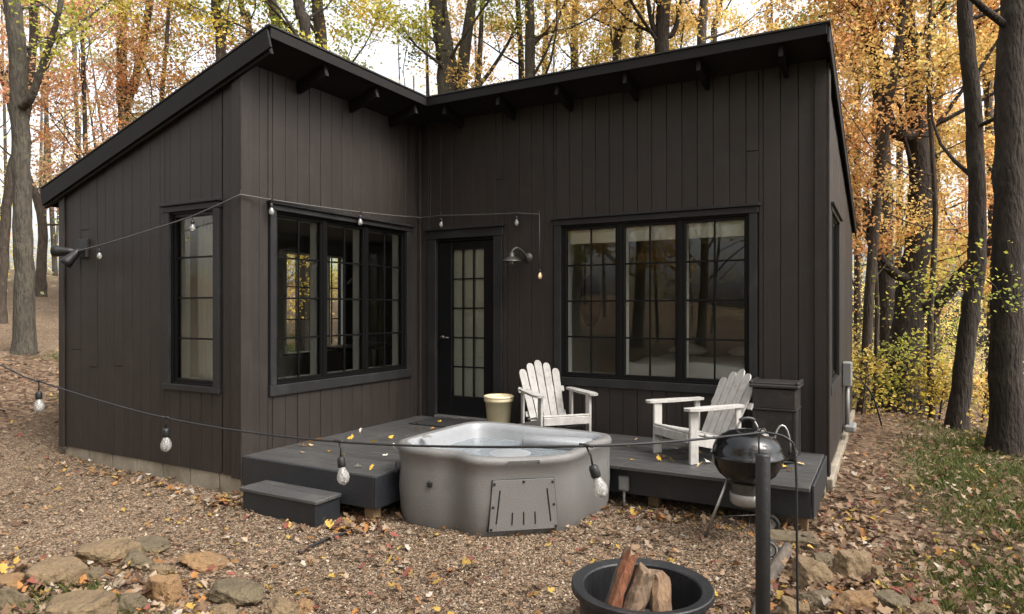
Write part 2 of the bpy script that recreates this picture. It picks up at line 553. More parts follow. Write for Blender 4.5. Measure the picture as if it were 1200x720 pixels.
def make_ground_mat(m):
    m.use_nodes = True
    n, l = m.node_tree.nodes, m.node_tree.links
    p = n['Principled BSDF']
    p.inputs['Roughness'].default_value = 0.95
    p.inputs['Specular IOR Level'].default_value = 0.15
    tc = n.new('ShaderNodeTexCoord')
    at_ = n.new('ShaderNodeAttribute'); at_.attribute_name = 'Col'
    sp = n.new('ShaderNodeSeparateColor'); l.new(at_.outputs['Color'], sp.inputs[0])
    def ramp(src, stops):
        r = n.new('ShaderNodeValToRGB')
        e = r.color_ramp.elements
        while len(e) < len(stops): e.new(0.5)
        for i, (pos, c) in enumerate(stops):
            e[i].position = pos; e[i].color = (*(q * (ALB if max(c) < 0.9 else 1) for q in c), 1)
        l.new(src, r.inputs[0]); return r.outputs[0]
    def vor(sc):
        v = n.new('ShaderNodeTexVoronoi'); v.inputs['Scale'].default_value = sc
        l.new(tc.outputs['Object'], v.inputs['Vector']); return v
    def noi(sc, d=8):
        v = n.new('ShaderNodeTexNoise'); v.inputs['Scale'].default_value = sc; v.inputs['Detail'].default_value = d
        v.inputs['Roughness'].default_value = 0.7
        l.new(tc.outputs['Object'], v.inputs['Vector']); return v
    v1 = vor(75); sv = n.new('ShaderNodeSeparateColor'); l.new(v1.outputs['Color'], sv.inputs[0])
    gravel = ramp(sv.outputs[0], [(0.0, (0.065, 0.042, 0.026)), (0.35, (0.155, 0.106, 0.066)), (0.7, (0.24, 0.17, 0.112)), (0.97, (0.42, 0.325, 0.225))])
    v2 = vor(20); sv2 = n.new('ShaderNodeSeparateColor'); l.new(v2.outputs['Color'], sv2.inputs[0])
    litter = ramp(sv2.outputs[0], [(0.0, (0.055, 0.034, 0.022)), (0.3, (0.11, 0.069, 0.043)), (0.6, (0.19, 0.125, 0.08)), (0.9, (0.28, 0.195, 0.125))])
    n3 = noi(26); grass = ramp(n3.outputs['Fac'], [(0.3, (0.04, 0.045, 0.016)), (0.7, (0.11, 0.12, 0.035))])
    n4 = noi(0.8, 4); big = ramp(n4.outputs['Fac'], [(0.3, (0.72, 0.70, 0.68)), (0.7, (1.0, 1.0, 1.0))])
    def mix(f, a, b, mode='MIX'):
        x = n.new('ShaderNodeMix'); x.data_type = 'RGBA'; x.blend_type = mode
        if isinstance(f, float): x.inputs[0].default_value = f
        else: l.new(f, x.inputs[0])
        l.new(a, x.inputs[6]); l.new(b, x.inputs[7]); return x.outputs[2]
    c = mix(sp.outputs[1], litter, grass)
    c = mix(sp.outputs[0], c, gravel)
    c = mix(1.0, c, big, 'MULTIPLY')
    l.new(c, p.inputs['Base Color'])
    ad = n.new('ShaderNodeMath'); ad.operation = 'ADD'
    l.new(v1.outputs['Distance'], ad.inputs[0]); l.new(noi(18).outputs['Fac'], ad.inputs[1])
    b = n.new('ShaderNodeBump'); b.inputs['Strength'].default_value = 0.8; b.inputs['Distance'].default_value = 0.02
    l.new(ad.outputs[0], b.inputs['Height']); l.new(b.outputs[0], p.inputs['Normal'])
make_ground_mat(M['ground'])
ground = big_mesh('ground', V, Fq, 'ground', cols=np.stack([g1, g2, g1 * 0], 1), smooth=True)
tag(ground, 'brown gravel yard and leaf-strewn woodland ground', None, None, 'structure')

# ------------------------------------------------------------------ the cabin
XB, YA, YC, XR, XL, YK = -4.92, 3.98, 6.53, -0.466, -7.79, 11.5
DECK = 0.36
BASE = 0.165
OV = 0.40
RT = 3.99                                   # roof top at the high edges
def roof_w(x): return RT - 0.295 * (XB + OV - x)
def roof_m(y): return RT - 0.20 * (y - (YC - OV))
SLAB = 0.065

cabin = thing('cabin', 'dark brown board-sided cabin with two shed roofs, filling the middle of the picture', 'cabin', (0, 0, 0))

class WF:
    """wall frame: u along the wall, o outward, z up"""
    def __init__(s, kind): s.kind = kind
    def p(s, u, o, z):
        return {'A': (u, YA - o, z), 'C': (u, YC - o, z), 'B': (XB + o, u, z), 'D': (XR + o, u, z),
                'L': (XL - o, u, z), 'K': (u, YK + o, z)}[s.kind]
    def box(s, mb, u0, u1, o0, o1, z0, z1, b=0.003):
        a, c = s.p(u0, o0, z0), s.p(u1, o1, z1)
        mb.bb(a[0], c[0], a[1], c[1], z0, z1, b)
    def board(s, mb, u0, u1, o0, o1, z0, za, zb, b=0.004):
        """frustum plank whose front is inset; za, zb the tops at u0 and u1"""
        q = lambda u, o, z: s.p(u, o, z)
        vs = [q(u0, o0, z0), q(u1, o0, z0), q(u1, o0, zb), q(u0, o0, za),
              q(u0, o1 - b, z0), q(u1, o1 - b, z0), q(u1, o1 - b, zb), q(u0, o1 - b, za),
              q(u0 + b, o1, z0 + 0.0015), q(u1 - b, o1, z0 + 0.0015), q(u1 - b, o1, zb - 0.0015), q(u0 + b, o1, za - 0.0015)]
        fs = [(4, 5, 1, 0), (5, 6, 2, 1), (6, 7, 3, 2), (7, 4, 0, 3), (8, 9, 5, 4), (9, 10, 6, 5), (10, 11, 7, 6), (11, 8, 4, 7), (8, 11, 10, 9), (0, 1, 2, 3)]
        mb.add(vs, fs)

def pieces(u0, u1, z0, top, openings, joints):
    """split a wall into vertical strips cut around rectangular openings"""
    br = sorted(set([u0, u1] + [j for j in joints if u0 < j < u1] + [o[k] for o in openings for k in (0, 1) if u0 < o[k] < u1]))
    br = [b for i, b in enumerate(br) if i == 0 or b - br[i - 1] > 1e-4]
    out = []
    for a, b in zip(br[:-1], br[1:]):
        m = (a + b) / 2
        segs = [(z0, None)]
        for (ou0, ou1, oz0, oz1) in openings:
            if ou0 < m < ou1:
                segs = ([(z0, oz0)] if oz0 > z0 + 0.01 else []) + [(oz1, None)]
        for (sa, sb) in segs:
            out.append((a, b, sa, sb))
    return out

def build_wall(kind, u0, u1, z0, top, trims, opens, joined=False, phase=0.0, butt=0.0, zfloor=None):
    w = WF(kind)
    core = MB()
    for (a, b, za, zb) in pieces(u0, u1, z0, top, opens, []):
        ta, tb = (top(a), top(b)) if zb is None else (zb, zb)
        w.board(core, a, b, -0.08, -0.018, za, ta, tb, 0.0005)
    wall = core.build('wall', 'groove', cabin)
    inner = MB()
    for (a, b, za, zb) in pieces(u0 + 0.09, u1 - 0.09, DECK - 0.05, top, opens, []):
        ta, tb = (top(a) - 0.12, top(b) - 0.12) if zb is None else (zb, zb)
        w.board(inner, a, b, -0.15, -0.083, za, ta, tb, 0.0005)
    inner.build('interior_lining', 'white_int', wall)
    joints = [u0 + phase + 0.15 * k for k in range(-1, int((u1 - u0) / 0.15) + 2)]
    jm = MB()
    G = 0.0022
    r = random.Random(kind)
    for (a, b, za, zb) in pieces(u0, u1, z0, top, trims, joints):
        if b - a < 0.02:
            continue
        ta, tb = (top(a), top(b)) if zb is None else (zb, zb)
        cut = None
        if r.random() < butt and min(ta, tb) - za > 1.0:
            cut = r.uniform(za + 0.4, min(ta, tb) - 0.4)
        o1 = r.uniform(-0.0025, 0.0015)
        spans = [(za, ta, tb)] if cut is None else [(za, cut - 0.002, cut - 0.002), (cut + 0.002, ta, tb)]
        for (q0, qa, qb) in spans:
            mb = jm if joined else MB()
            w.board(mb, a + G, b - G, -0.018, o1 + (0.002 if q0 > za else 0), q0, qa, qb, 0.0035)
            if not joined:
                mb.build('board', 'siding', wall)
    if joined:
        o = jm.build('board_cladding', 'siding', wall)
        o['kind'] = 'stuff'
    return w, wall

topA = lambda u: roof_w(u) - SLAB
topB = lambda u: roof_w(XB) - SLAB
topC = lambda u: roof_m(YC) - SLAB
topD = lambda u: roof_m(u) - SLAB

def window(w, panes, z0, z1, trim, muntin_cols, muntin_rows, label, cap=True, bars=True):
    """panes: list of (u0,u1) glass widths; trim: outer casing rectangle"""
    fr = 0.05
    tu0, tu1, tz0, tz1 = trim
    ou0, ou1, oz0, oz1 = panes[0][0] - fr, panes[-1][1] + fr, z0 - fr, z1 + fr
    mb = MB()
    # outer frame of the unit
    w.box(mb, ou0, panes[0][0] - 0.03, -0.078, -0.004, oz0, oz1)
    w.box(mb, panes[-1][1] + 0.03, ou1, -0.078, -0.004, oz0, oz1)
    w.box(mb, panes[0][0] - 0.03, panes[-1][1] + 0.03, -0.078, -0.004, z1 + 0.03, oz1)
    w.box(mb, panes[0][0] - 0.03, panes[-1][1] + 0.03, -0.078, -0.004, oz0, z0 - 0.03)
    for i in range(len(panes) - 1):
        m = (panes[i][1] + panes[i + 1][0]) / 2
        w.box(mb, m - 0.022, m + 0.022, -0.078, -0.006, z0 - 0.03, z1 + 0.03)
    win = mb.build('window', 'sash', cabin)
    win['label'] = label
    for (a, b) in panes:
        s = MB()
        w.box(s, a - 0.03, a, -0.07, -0.02, z0 - 0.03, z1 + 0.03)
        w.box(s, b, b + 0.03, -0.07, -0.02, z0 - 0.03, z1 + 0.03)
        w.box(s, a, b, -0.07, -0.02, z1, z1 + 0.03)
        w.box(s, a, b, -0.07, -0.02, z0 - 0.03, z0)
        s.build('sash', 'sash', win)
        g = MB()
        c = [w.p(a, -0.045, z0), w.p(b, -0.045, z0), w.p(b, -0.045, z1), w.p(a, -0.045, z1)]
        g.add(c, [(0, 1, 2, 3)])
        g.build('pane', 'glass', win)
        for k in range(1, muntin_cols):
            mm = MB(); u = a + (b - a) * k / muntin_cols
            w.box(mm, u - 0.0085, u + 0.0085, -0.054, -0.036, z0, z1, 0.002)
            mm.build('muntin', 'sash', win)
        for k in range(1, muntin_rows):
            mm = MB(); z = z0 + (z1 - z0) * k / muntin_rows
            w.box(mm, a, b, -0.0515, -0.0365, z - 0.0085, z + 0.0085, 0.002)
            mm.build('muntin', 'sash', win)
        j = MB()
        d0, d1 = -0.175, -0.082
        w.box(j, a - 0.028, a - 0.006, d0, d1, z0 - 0.02, z1 + 0.02, 0.002)
        w.box(j, b + 0.006, b + 0.028, d0, d1, z0 - 0.02, z1 + 0.02, 0.002)
        w.box(j, a - 0.006, b + 0.006, d0, d1, z1 + 0.004, z1 + 0.025, 0.002)
        w.box(j, a - 0.006, b + 0.006, d0, d1, z0 - 0.025, z0 - 0.004, 0.002)
        j.build('inner_jamb', 'white_jamb', win)
    for (n_, x0, x1, y0, y1) in (('side_casing', tu0, ou0, tz0 + 0.09, tz1 - 0.10), ('side_casing', ou1, tu1, tz0 + 0.09, tz1 - 0.10),
                                 ('head_casing', tu0 - 0.012, tu1 + 0.012, oz1, tz1), ('sill_casing', tu0 - 0.006, tu1 + 0.006, tz0, oz0)):
        if n_ == 'side_casing':
            y0, y1 = oz0 + 0.0015, oz1 - 0.0015
        c = MB()
        w.box(c, x0, x1, -0.017, 0.021 if n_ == 'side_casing' else 0.025, y0, y1, 0.003)
        c.build(n_, 'trim', win)
    if cap:
        c = MB()
        w.box(c, tu0 - 0.03, tu1 + 0.03, -0.016, 0.05, tz1 + 0.001, tz1 + 0.028, 0.004)
        c.build('drip_cap', 'trim', win)
    return (tu0 - 0.012, tu1 + 0.012, tz0, tz1), (ou0, ou1, oz0, oz1)

wA, wB, wC, wD, wL, wK = (WF(k) for k in 'ABCDLK')
ZG0, ZG1 = 0.985, 2.495
tA, oA = window(wA, [(-5.86, -5.33)], ZG0, ZG1, (-5.99, -5.20, 0.88, 2.60), 1, 4, 'tall narrow window of four stacked panes')
tB, oB = window(wB, [(4.40, 4.94), (5.03, 5.56), (5.65, 6.23)], ZG0, ZG1, (4.28, 6.36, 0.84, 2.595), 2, 4, 'three-sash window beside the door')
tC, oC = window(wC, [(-2.99, -2.44), (-2.34, -1.82), (-1.72, -1.17)], 0.965, 2.475, (-3.12, -1.05, 0.83, 2.585), 2, 4, 'three-sash window behind the white chairs')
tD, oD = window(wD, [(6.90, 7.36), (7.44, 7.90)], ZG0, ZG1, (6.75, 8.05, 0.85, 2.58), 2, 4, 'window in the right-hand side wall', )
tL, oL = window(wL, [(6.95, 7.53), (7.82, 8.14)], 1.0, 2.45, (6.8, 8.3, 0.86, 2.58), 2, 3, 'window in the far side wall seen through the glass')
tDo, oDo = (-4.78, -3.76, DECK - 0.01, 2.56), (-4.68, -3.86, DECK - 0.01, 2.46)

_, wall_a = build_wall('A', XL, XB, BASE, topA, [tA], [oA], phase=0.07, butt=0.15)
_, wall_b = build_wall('B', YA, YC - 0.0, DECK - 0.03, topB, [tB], [oB], phase=0.04, butt=0.03)
_, wall_c = build_wall('C', XB, XR, DECK - 0.03, topC, [tC, tDo], [oC, oDo], phase=0.02, butt=0.03)
_, wall_d = build_wall('D', YC, YK, BASE, topD, [tD], [oD], joined=True)
_, wall_l = build_wall('L', YA + 0.15, YK, BASE, lambda u: min(roof_w(XL), roof_m(u)) - SLAB, [tL], [oL], joined=True)
tK1, oK1 = window(wK, [(-1.75, -1.25), (-1.15, -0.75)], 1.0, 2.3, (-1.88, -0.62, 0.86, 2.42), 1, 1, 'window in the rear wall of the main room')  # added opening, out of view, that brightens the room behind the glass
_, wall_k = build_wall('K', XL + 0.15, XR - 0.15, BASE, lambda u: min(roof_m(YK), roof_w(min(u, XB))) - SLAB, [tK1], [oK1], joined=True)
# corner boards
def corner(mb_list, parent):
    for a in mb_list:
        m = MB(); m.bb(*a, 0.004); m.build('corner_board', 'siding', parent)
corner([(XB - 0.11, XB + 0.0005, YA - 0.022, YA - 0.001, BASE - 0.01, topA(XB - 0.12) - 0.01)], wall_a)
corner([(XB + 0.001, XB + 0.024, YA - 0.023, YA + 0.09, DECK - 0.2, topB(0) - 0.01)], wall_b)
corner([(XB + 0.003, XB + 0.045, YC - 0.04, YC - 0.004, DECK, topB(0) - 0.02)], wall_c)
corner([(XR - 0.10, XR + 0.001, YC - 0.022, YC - 0.001, DECK - 0.03, topC(0) - 0.01)], wall_c)
corner([(XR + 0.002, XR + 0.025, YC - 0.023, YC + 0.10, BASE, topC(0) - 0.04)], wall_d)
corner([(XL - 0.02, XL + 0.08, YA - 0.02, YA - 0.001, BASE - 0.01, topA(XL) - 0.01)], wall_a)
# foundation
f = MB()
f.bb(XL + 0.03, XB - 0.02, YA + 0.025, YA + 0.2, -0.5, BASE + 0.02, 0.006)
fo = f.build('foundation', 'concrete', cabin)
for x in np.arange(XL + 0.1, XB - 0.1, 0.41):
    b = MB(); b.bb(x + 0.006, min(x + 0.40, XB - 0.03), YA + 0.012, YA + 0.05, -0.06 + 0.02 * random.random(), BASE + 0.012, 0.006)
    b.build('concrete_block', 'concrete', fo)
f = MB(); f.bb(XR - 0.2, XR - 0.02, YC, YK, -0.6, BASE + 0.02, 0.006); f.build('foundation', 'concrete', cabin)
f = MB(); f.bb(XR - 0.02, XR + 0.035, YC + 0.2, YK, -0.05, BASE - 0.07, 0.008); f.build('foundation_ledge', 'concrete', cabin)
# roof
def slab(poly, zf, th, name, mt, parent):
    n = len(poly)
    vs = [(x, y, zf(x, y)) for x, y in poly] + [(x, y, zf(x, y) - th) for x, y in poly]
    fs = [tuple(range(n)), tuple(range(2 * n - 1, n - 1, -1))] + [(i, i + n, (i + 1) % n + n, (i + 1) % n) for i in range(n)]
    m = MB(); m.add(vs, fs)
    return m.build(name, mt, parent)
XE = XL - 0.27
roof = slab([(XE, YA - 0.05), (XB + OV, YA - 0.05), (XB + OV, YC - OV), (XE, YC - OV + 0.295 / 0.2 * (XB + OV - XE))], lambda x, y: roof_w(x), SLAB, 'roof', 'soffit', cabin)
yh = YC - OV + 0.295 / 0.2 * (XB + OV - XE)
roof2 = slab([(XB + OV, YC - OV), (XR + 0.03, YC - OV), (XR + 0.03, YK + 0.2), (XE, YK + 0.2), (XE, yh)], lambda x, y: roof_m(y), SLAB, 'roof', 'soffit', cabin)
# shingle layer on top, slightly oversailing
slab([(XE - 0.02, YA - 0.075), (XB + OV + 0.03, YA - 0.075), (XB + OV + 0.03, YC - OV + 0.0), (XE - 0.02, yh)], lambda x, y: roof_w(x) + 0.017, 0.014, 'shingles', 'shingle', roof)
slab([(XB + OV, YC - OV - 0.03), (XR + 0.055, YC - OV - 0.03), (XR + 0.055, YK + 0.2), (XE, YK + 0.2), (XE, yh)], lambda x, y: roof_m(y) + 0.017, 0.014, 'shingles', 'shingle', roof2)
# fascias at the high edges
m = MB(); m.bb(XB + OV + 0.002, XB + OV + 0.022, YA - 0.05, YC - OV - 0.003, RT - 0.085, RT + 0.002, 0.003); m.build('fascia', 'fascia', roof)
m = MB(); m.bb(XB + OV + 0.0, XR + 0.03, YC - OV - 0.022, YC - OV - 0.002, RT - 0.085, RT + 0.002, 0.003); m.build('fascia', 'fascia', roof2)
# barge boards on the gable edges
def sloped(p, q, w, t, up, nm, par, mt='fascia'):
    m = MB(); m.beam(p, q, w, t, up, 0.003); return m.build(nm, mt, par)
dz = 0.098
sloped((XE, YA - 0.062, roof_w(XE) - dz), (XB + OV + 0.02, YA - 0.062, roof_w(XB + OV + 0.02) - dz), 0.022, 0.17, (-0.295, 0, 1), 'barge_board', roof)
sloped((XE, YA - 0.03, roof_w(XE) - dz - 0.03), (XB + OV - 0.01, YA - 0.03, roof_w(XB + OV - 0.01) - dz - 0.03), 0.038, 0.17, (-0.295, 0, 1), 'fly_rafter', roof)
sloped((XR + 0.042, YC - OV - 0.01, roof_m(YC - OV) - 0.085), (XR + 0.042, YK + 0.2, roof_m(YK + 0.2) - 0.085), 0.02, 0.14, (0, 0.2, 1), 'barge_board', roof2)
m = MB(); m.bb(XE - 0.022, XE - 0.002, YA - 0.05, YK, roof_w(XE) - 0.18, roof_w(XE) + 0.0, 0.003); m.build('fascia', 'fascia', roof)
# rafter tails
for y in (4.62, 5.33, 5.98):
    z = lambda x: roof_w(x) - SLAB - 0.062
    sloped((XB - 0.0, y, z(XB)), (XB + OV - 0.03, y, z(XB + OV - 0.03)), 0.04, 0.12, (-0.295, 0, 1), 'rafter_tail', roof)
for x in (-4.30, -3.61, -2.92, -2.2, -1.5, -0.80):
    z = lambda y: roof_m(y) - SLAB - 0.062
    sloped((x, YC, z(YC)), (x, YC - OV + 0.03, z(YC - OV + 0.03)), 0.04, 0.12, (0, 0.2, 1), 'rafter_tail', roof2)
# blinds and a curtain just inside the glass
winC = [o for o in cabin.children if o.name.startswith('window') and o.get('label', '').endswith('white chairs')][0]
for (a, b) in ((-2.99, -2.44), (-2.34, -1.82), (-1.72, -1.17)):
    m = MB(); wC.box(m, a + 0.004, b - 0.004, -0.128, -0.104, 2.33, 2.475, 0.01); m.build('roller_blind', 'white_jamb', winC)
winA = [o for o in cabin.children if o.name.startswith('window') and o.get('label', '').startswith('tall narrow')][0]
m = MB()
cu_ = [(-5.89 + 0.25 * k / 24, YA + 0.27 + 0.02 * math.sin(k * 1.35)) for k in range(25)]
vs = [(x, y_, 0.7) for x, y_ in cu_] + [(x, y_, 2.62) for x, y_ in cu_]
m.add(vs, [(k, k + 1, k + 26, k + 25) for k in range(24)]); m.build('curtain', 'white_jamb', winA, True)
# inside shell
fl = MB(); fl.bb(XL + 0.15, XR - 0.15, YC + 0.15, YK - 0.15, DECK - 0.06, DECK - 0.004); fl.bb(XL + 0.15, XB - 0.15, YA + 0.15, YC + 0.149, DECK - 0.06, DECK - 0.004)
fl.build('interior_floor', 'floor_int', cabin)
cl = MB(); cl.bb(XL + 0.15, XR - 0.15, YC + 0.15, YK - 0.15, 2.72, 2.76); cl.bb(XL + 0.15, XB - 0.15, YA + 0.15, YC + 0.149, 2.72, 2.76)
cl.build('interior_ceiling', 'white_int', cabin)
pt = MB(); pt.bb(XB - 0.14, XB - 0.02, YC + 0.10, YK - 0.18, DECK - 0.002, 2.715); pt.build('interior_partition', 'white_int', cabin)
pt = MB(); pt.bb(-4.25, -4.15, 8.7, YK - 0.18, DECK - 0.002, 2.715); pt.bb(XB - 0.019, -4.252, 8.7, 8.8, DECK - 0.002, 2.715); pt.build('interior_partition', 'wall_pale', cabin)

# door
dm = MB()
w = wC
zt = 2.42
w.box(dm, -4.66, -4.47, -0.075, -0.03, DECK + 0.03, zt)
w.box(dm, -4.03, -3.88, -0.075, -0.03, DECK + 0.03, zt)
w.box(dm, -4.47, -4.03, -0.075, -0.03, 2.33, zt)
w.box(dm, -4.47, -4.03, -0.075, -0.03, DECK + 0.03, 0.62)
door = dm.build('door', 'door', cabin)
door['label'] = 'black door with a tall grid of small panes'
for i in range(3):
    for j in range(5):
        a0 = -4.47 + 0.44 * i / 3; z0 = 0.62 + 1.71 * j / 5
        g = MB(); g.add([w.p(a0, -0.052, z0), w.p(a0 + 0.44 / 3, -0.052, z0), w.p(a0 + 0.44 / 3, -0.052, z0 + 1.71 / 5), w.p(a0, -0.052, z0 + 1.71 / 5)], [(0, 1, 2, 3)])
        g.build('pane', 'glass', door)
for k in range(1, 3):
    m = MB(); u = -4.47 + 0.44 * k / 3; w.box(m, u - 0.008, u + 0.008, -0.06, -0.04, 0.62, 2.33, 0.002); m.build('muntin', 'door', door)
for k in range(1, 5):
    m = MB(); z = 0.62 + 1.71 * k / 5; w.box(m, -4.47, -4.03, -0.0595, -0.0405, z - 0.008, z + 0.008, 0.002); m.build('muntin', 'door', door)
m = MB()
m.lathe([(0.0, 0.0), (0.028, 0.0), (0.028, 0.008), (0.012, 0.014), (0.012, 0.04), (0.0, 0.04)], 12, (-4.60, YC + 0.03, 1.30), np.array([[1, 0, 0], [0, 0, -1], [0, 1, 0]]))
m.tube([(-4.60, YC - 0.01, 1.30), (-4.55, YC - 0.012, 1.302), (-4.49, YC - 0.008, 1.298)], 0.009, 8)
m.build('door_handle', 'galv', door, True)
df = MB()
w.box(df, tDo[0], -4.665, -0.017, 0.022, DECK, 2.46); df.build('side_casing', 'trim', door)
df = MB(); w.box(df, -3.875, tDo[1], -0.017, 0.022, DECK, 2.46); df.build('side_casing', 'trim', door)
df = MB(); w.box(df, tDo[0] - 0.012, tDo[1] + 0.012, -0.017, 0.026, 2.4615, 2.56); df.build('head_casing', 'trim', door)
df = MB(); w.box(df, tDo[0] - 0.03, tDo[1] + 0.03, -0.016, 0.05, 2.561, 2.588); df.build('drip_cap', 'trim', door)
df = MB(); w.box(df, -4.66, -3.88, -0.15, 0.06, DECK + 0.002, DECK + 0.03); df.build('threshold', 'alu', door)
df = MB(); w.box(df, -4.68, -4.663, -0.15, -0.016, DECK + 0.03, 2.46); w.box(df, -3.877, -3.86, -0.15, -0.016, DECK + 0.03, 2.46); w.box(df, -4.662, -3.878, -0.15, -0.016, 2.425, 2.46); df.build('door_frame', 'door', door)

m = MB(); wC.box(m, -4.50, -4.0, -0.094, -0.084, 0.60, 2.35, 0.002); m.build('door_blind', 'wall_pale', door)

# ------------------------------------------------------------------ deck and step
deck = thing('deck', 'dark grey painted timber deck wrapped round the inner corner of the cabin', 'deck', (0, 0, 0))
DX1, DY1 = -3.42, 5.35
yb = 4.0
rows = []
y = 3.985
while y < YC - 0.03:
    y1 = min(y + 0.137, YC - 0.004)
    x1 = DX1 if y1 < DY1 - 0.02 else -0.485
    if x1 == DX1 or True:
        j = XB + 0.01
        segs = [(j, x1)]
        if x1 > -1 :
            c = random.choice((-3.1, -2.5, -1.9))
            segs = [(j, c - 0.002), (c + 0.002, x1)]
        for (a, b) in segs:
            m = MB(); m.bb(a, b, y + 0.003, y1 - 0.003, DECK - 0.032, DECK + random.uniform(-0.001, 0.001), 0.004)
            m.build('deck_board', 'deck', deck)
    y = y1
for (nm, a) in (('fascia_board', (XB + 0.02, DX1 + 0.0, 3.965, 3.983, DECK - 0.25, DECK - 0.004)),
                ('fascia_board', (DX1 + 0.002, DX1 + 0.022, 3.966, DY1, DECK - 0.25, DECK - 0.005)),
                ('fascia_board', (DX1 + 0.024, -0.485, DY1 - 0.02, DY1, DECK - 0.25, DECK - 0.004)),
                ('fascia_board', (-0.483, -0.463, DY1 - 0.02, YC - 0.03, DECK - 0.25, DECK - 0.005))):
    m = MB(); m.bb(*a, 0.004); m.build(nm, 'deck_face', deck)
m = MB()
m.bb(XB + 0.03, DX1 - 0.02, 3.99, YC - 0.03, DECK - 0.18, DECK - 0.04); m.bb(DX1 - 0.02, -0.5, DY1 + 0.02, YC - 0.03, DECK - 0.18, DECK - 0.04)
m.build('joist_frame', 'black', deck)
for (x, y) in ((-3.50, 4.05), (-4.75, 4.1), (-3.50, 5.3), (-0.56, 5.45), (-1.7, 5.5), (-2.9, 5.5)):
    m = MB(); m.bb(x - 0.045, x + 0.045, y - 0.045, y + 0.045, gh(x, y) - 0.2, DECK - 0.185, 0.004); m.build('post', 'post_wood', deck)

step = thing('step', 'low dark grey box step in front of the deck beside the cabin corner', 'step', (0, 0, 0))
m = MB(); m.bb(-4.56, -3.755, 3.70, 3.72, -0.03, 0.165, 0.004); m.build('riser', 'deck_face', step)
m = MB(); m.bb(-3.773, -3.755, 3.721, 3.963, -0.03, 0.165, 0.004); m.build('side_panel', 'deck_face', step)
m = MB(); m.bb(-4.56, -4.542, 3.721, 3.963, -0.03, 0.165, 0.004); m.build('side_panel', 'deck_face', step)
for k in range(2):
    m = MB(); m.bb(-4.585, -3.735, 3.685 + 0.14 * k, 3.685 + 0.14 * k + 0.136, 0.166, 0.195, 0.005); m.build('tread_board', 'deck', step)

# ------------------------------------------------------------------ hot tub
def catmull(pts, n=8, closed=True):
    P = np.array(pts, float); N = len(P); out = []
    for i in range(N if closed else N - 1):
        p0, p1, p2, p3 = (P[(i + k) % N] if closed else P[min(max(i + k, 0), N - 1)] for k in (-1, 0, 1, 2))
        for t in np.arange(n) / n:
            out.append(0.5 * ((2 * p1) + (-p0 + p2) * t + (2 * p0 - 5 * p1 + 4 * p2 - p3) * t ** 2 + (-p0 + 3 * p1 - 3 * p2 + p3) * t ** 3))
    if not closed: out.append(P[-1])
    return np.array(out)
tub = thing('hot_tub', 'taupe moulded plastic hot tub full of water set into the deck notch', 'hot tub', (0, 0, 0))
pa, pb = np.array([-2.53, 4.14]), np.array([-2.10, 4.50])
outl = [(-3.39, 4.38), (-3.36, 4.20), (-3.20, 4.09), (-2.98, 4.09), (-2.80, 4.14), (-2.65, 4.10), pa, pa * .5 + pb * .5, pb, (-2.03, 4.66), (-2.02, 4.95), (-1.97, 5.14), (-2.06, 5.29), (-2.35, 5.325), (-2.8, 5.325), (-3.12, 5.32), (-3.33, 5.24), (-3.385, 5.0), (-3.39, 4.7)]
O = catmull(outl, 6)
cen = np.array([-2.72, 4.75])
def ring(scale, z, off=0.0):
    d = O - cen
    L = np.linalg.norm(d, axis=1, keepdims=True)
    P = cen + d * (1 - off / L) * scale
    return np.concatenate([P, np.full((len(P), 1), z)], 1)
def rim(zz, off):
    r = ring(1, 0, off)
    dip = -0.05 * np.exp(-(((r[:, 0] + 2.3) ** 2 + (r[:, 1] - 4.35) ** 2) / 0.35))
    r[:, 2] = zz + dip * max(0, (zz - 0.2) / 0.4)
    return r
HT = 0.60
rings = [ring(1, -0.05, 0.05), ring(1, 0.02, 0.03), ring(1, 0.08, 0.012), ring(1, 0.25, 0.0), rim(0.42, 0.004), rim(HT - 0.07, 0.0), rim(HT - 0.055, -0.012), rim(HT - 0.025, -0.014), rim(HT, 0.0), rim(HT + 0.008, 0.03), rim(HT, 0.065)]
def loft(rings, close_top=False):
    m = MB(); n = len(rings[0])
    vs = np.concatenate(rings)
    fs = [(i * n + k, i * n + (k + 1) % n, (i + 1) * n + (k + 1) % n, (i + 1) * n + k) for i in range(len(rings) - 1) for k in range(n)]
    if close_top: fs.append(tuple((len(rings) - 1) * n + k for k in range(n)))
    m.add(vs, fs); return m
loft(rings).build('shell', 'tub_shell', tub, True)
inn = [rim(HT, 0.065), rim(HT - 0.01, 0.085), rim(HT - 0.05, 0.10), rim(HT - 0.12, 0.125), rim(HT - 0.2, 0.16), ring(1, 0.28, 0.24), ring(1, 0.24, 0.34), ring(1, 0.20, 0.40), ring(1, 0.05, 0.44)]
loft(inn, True).build('basin', 'tub_inner', tub, True)
wt = ring(1, 0.475, 0.118)
m = MB(); m.add(wt, [tuple(range(len(wt)))]); m.build('water', 'water', tub)
# headrest mound inside and foam
bm = MB(); bm.cbox((-2.42, 5.13, 0.51), (0.30, 0.085, 0.045), 0.035, np.array([[0.98, -0.17, 0], [0.17, 0.98, 0], [0, 0, 1]])); bm.build('headrest', 'tub_inner', tub, True)
bm = MB(); bm.lathe([(0.0, 0.016), (0.08, 0.014), (0.14, 0.006), (0.2, -0.006)], 18, (-2.66, 4.74, 0.475)); bm.build('foam', 'tub_inner', tub, True)
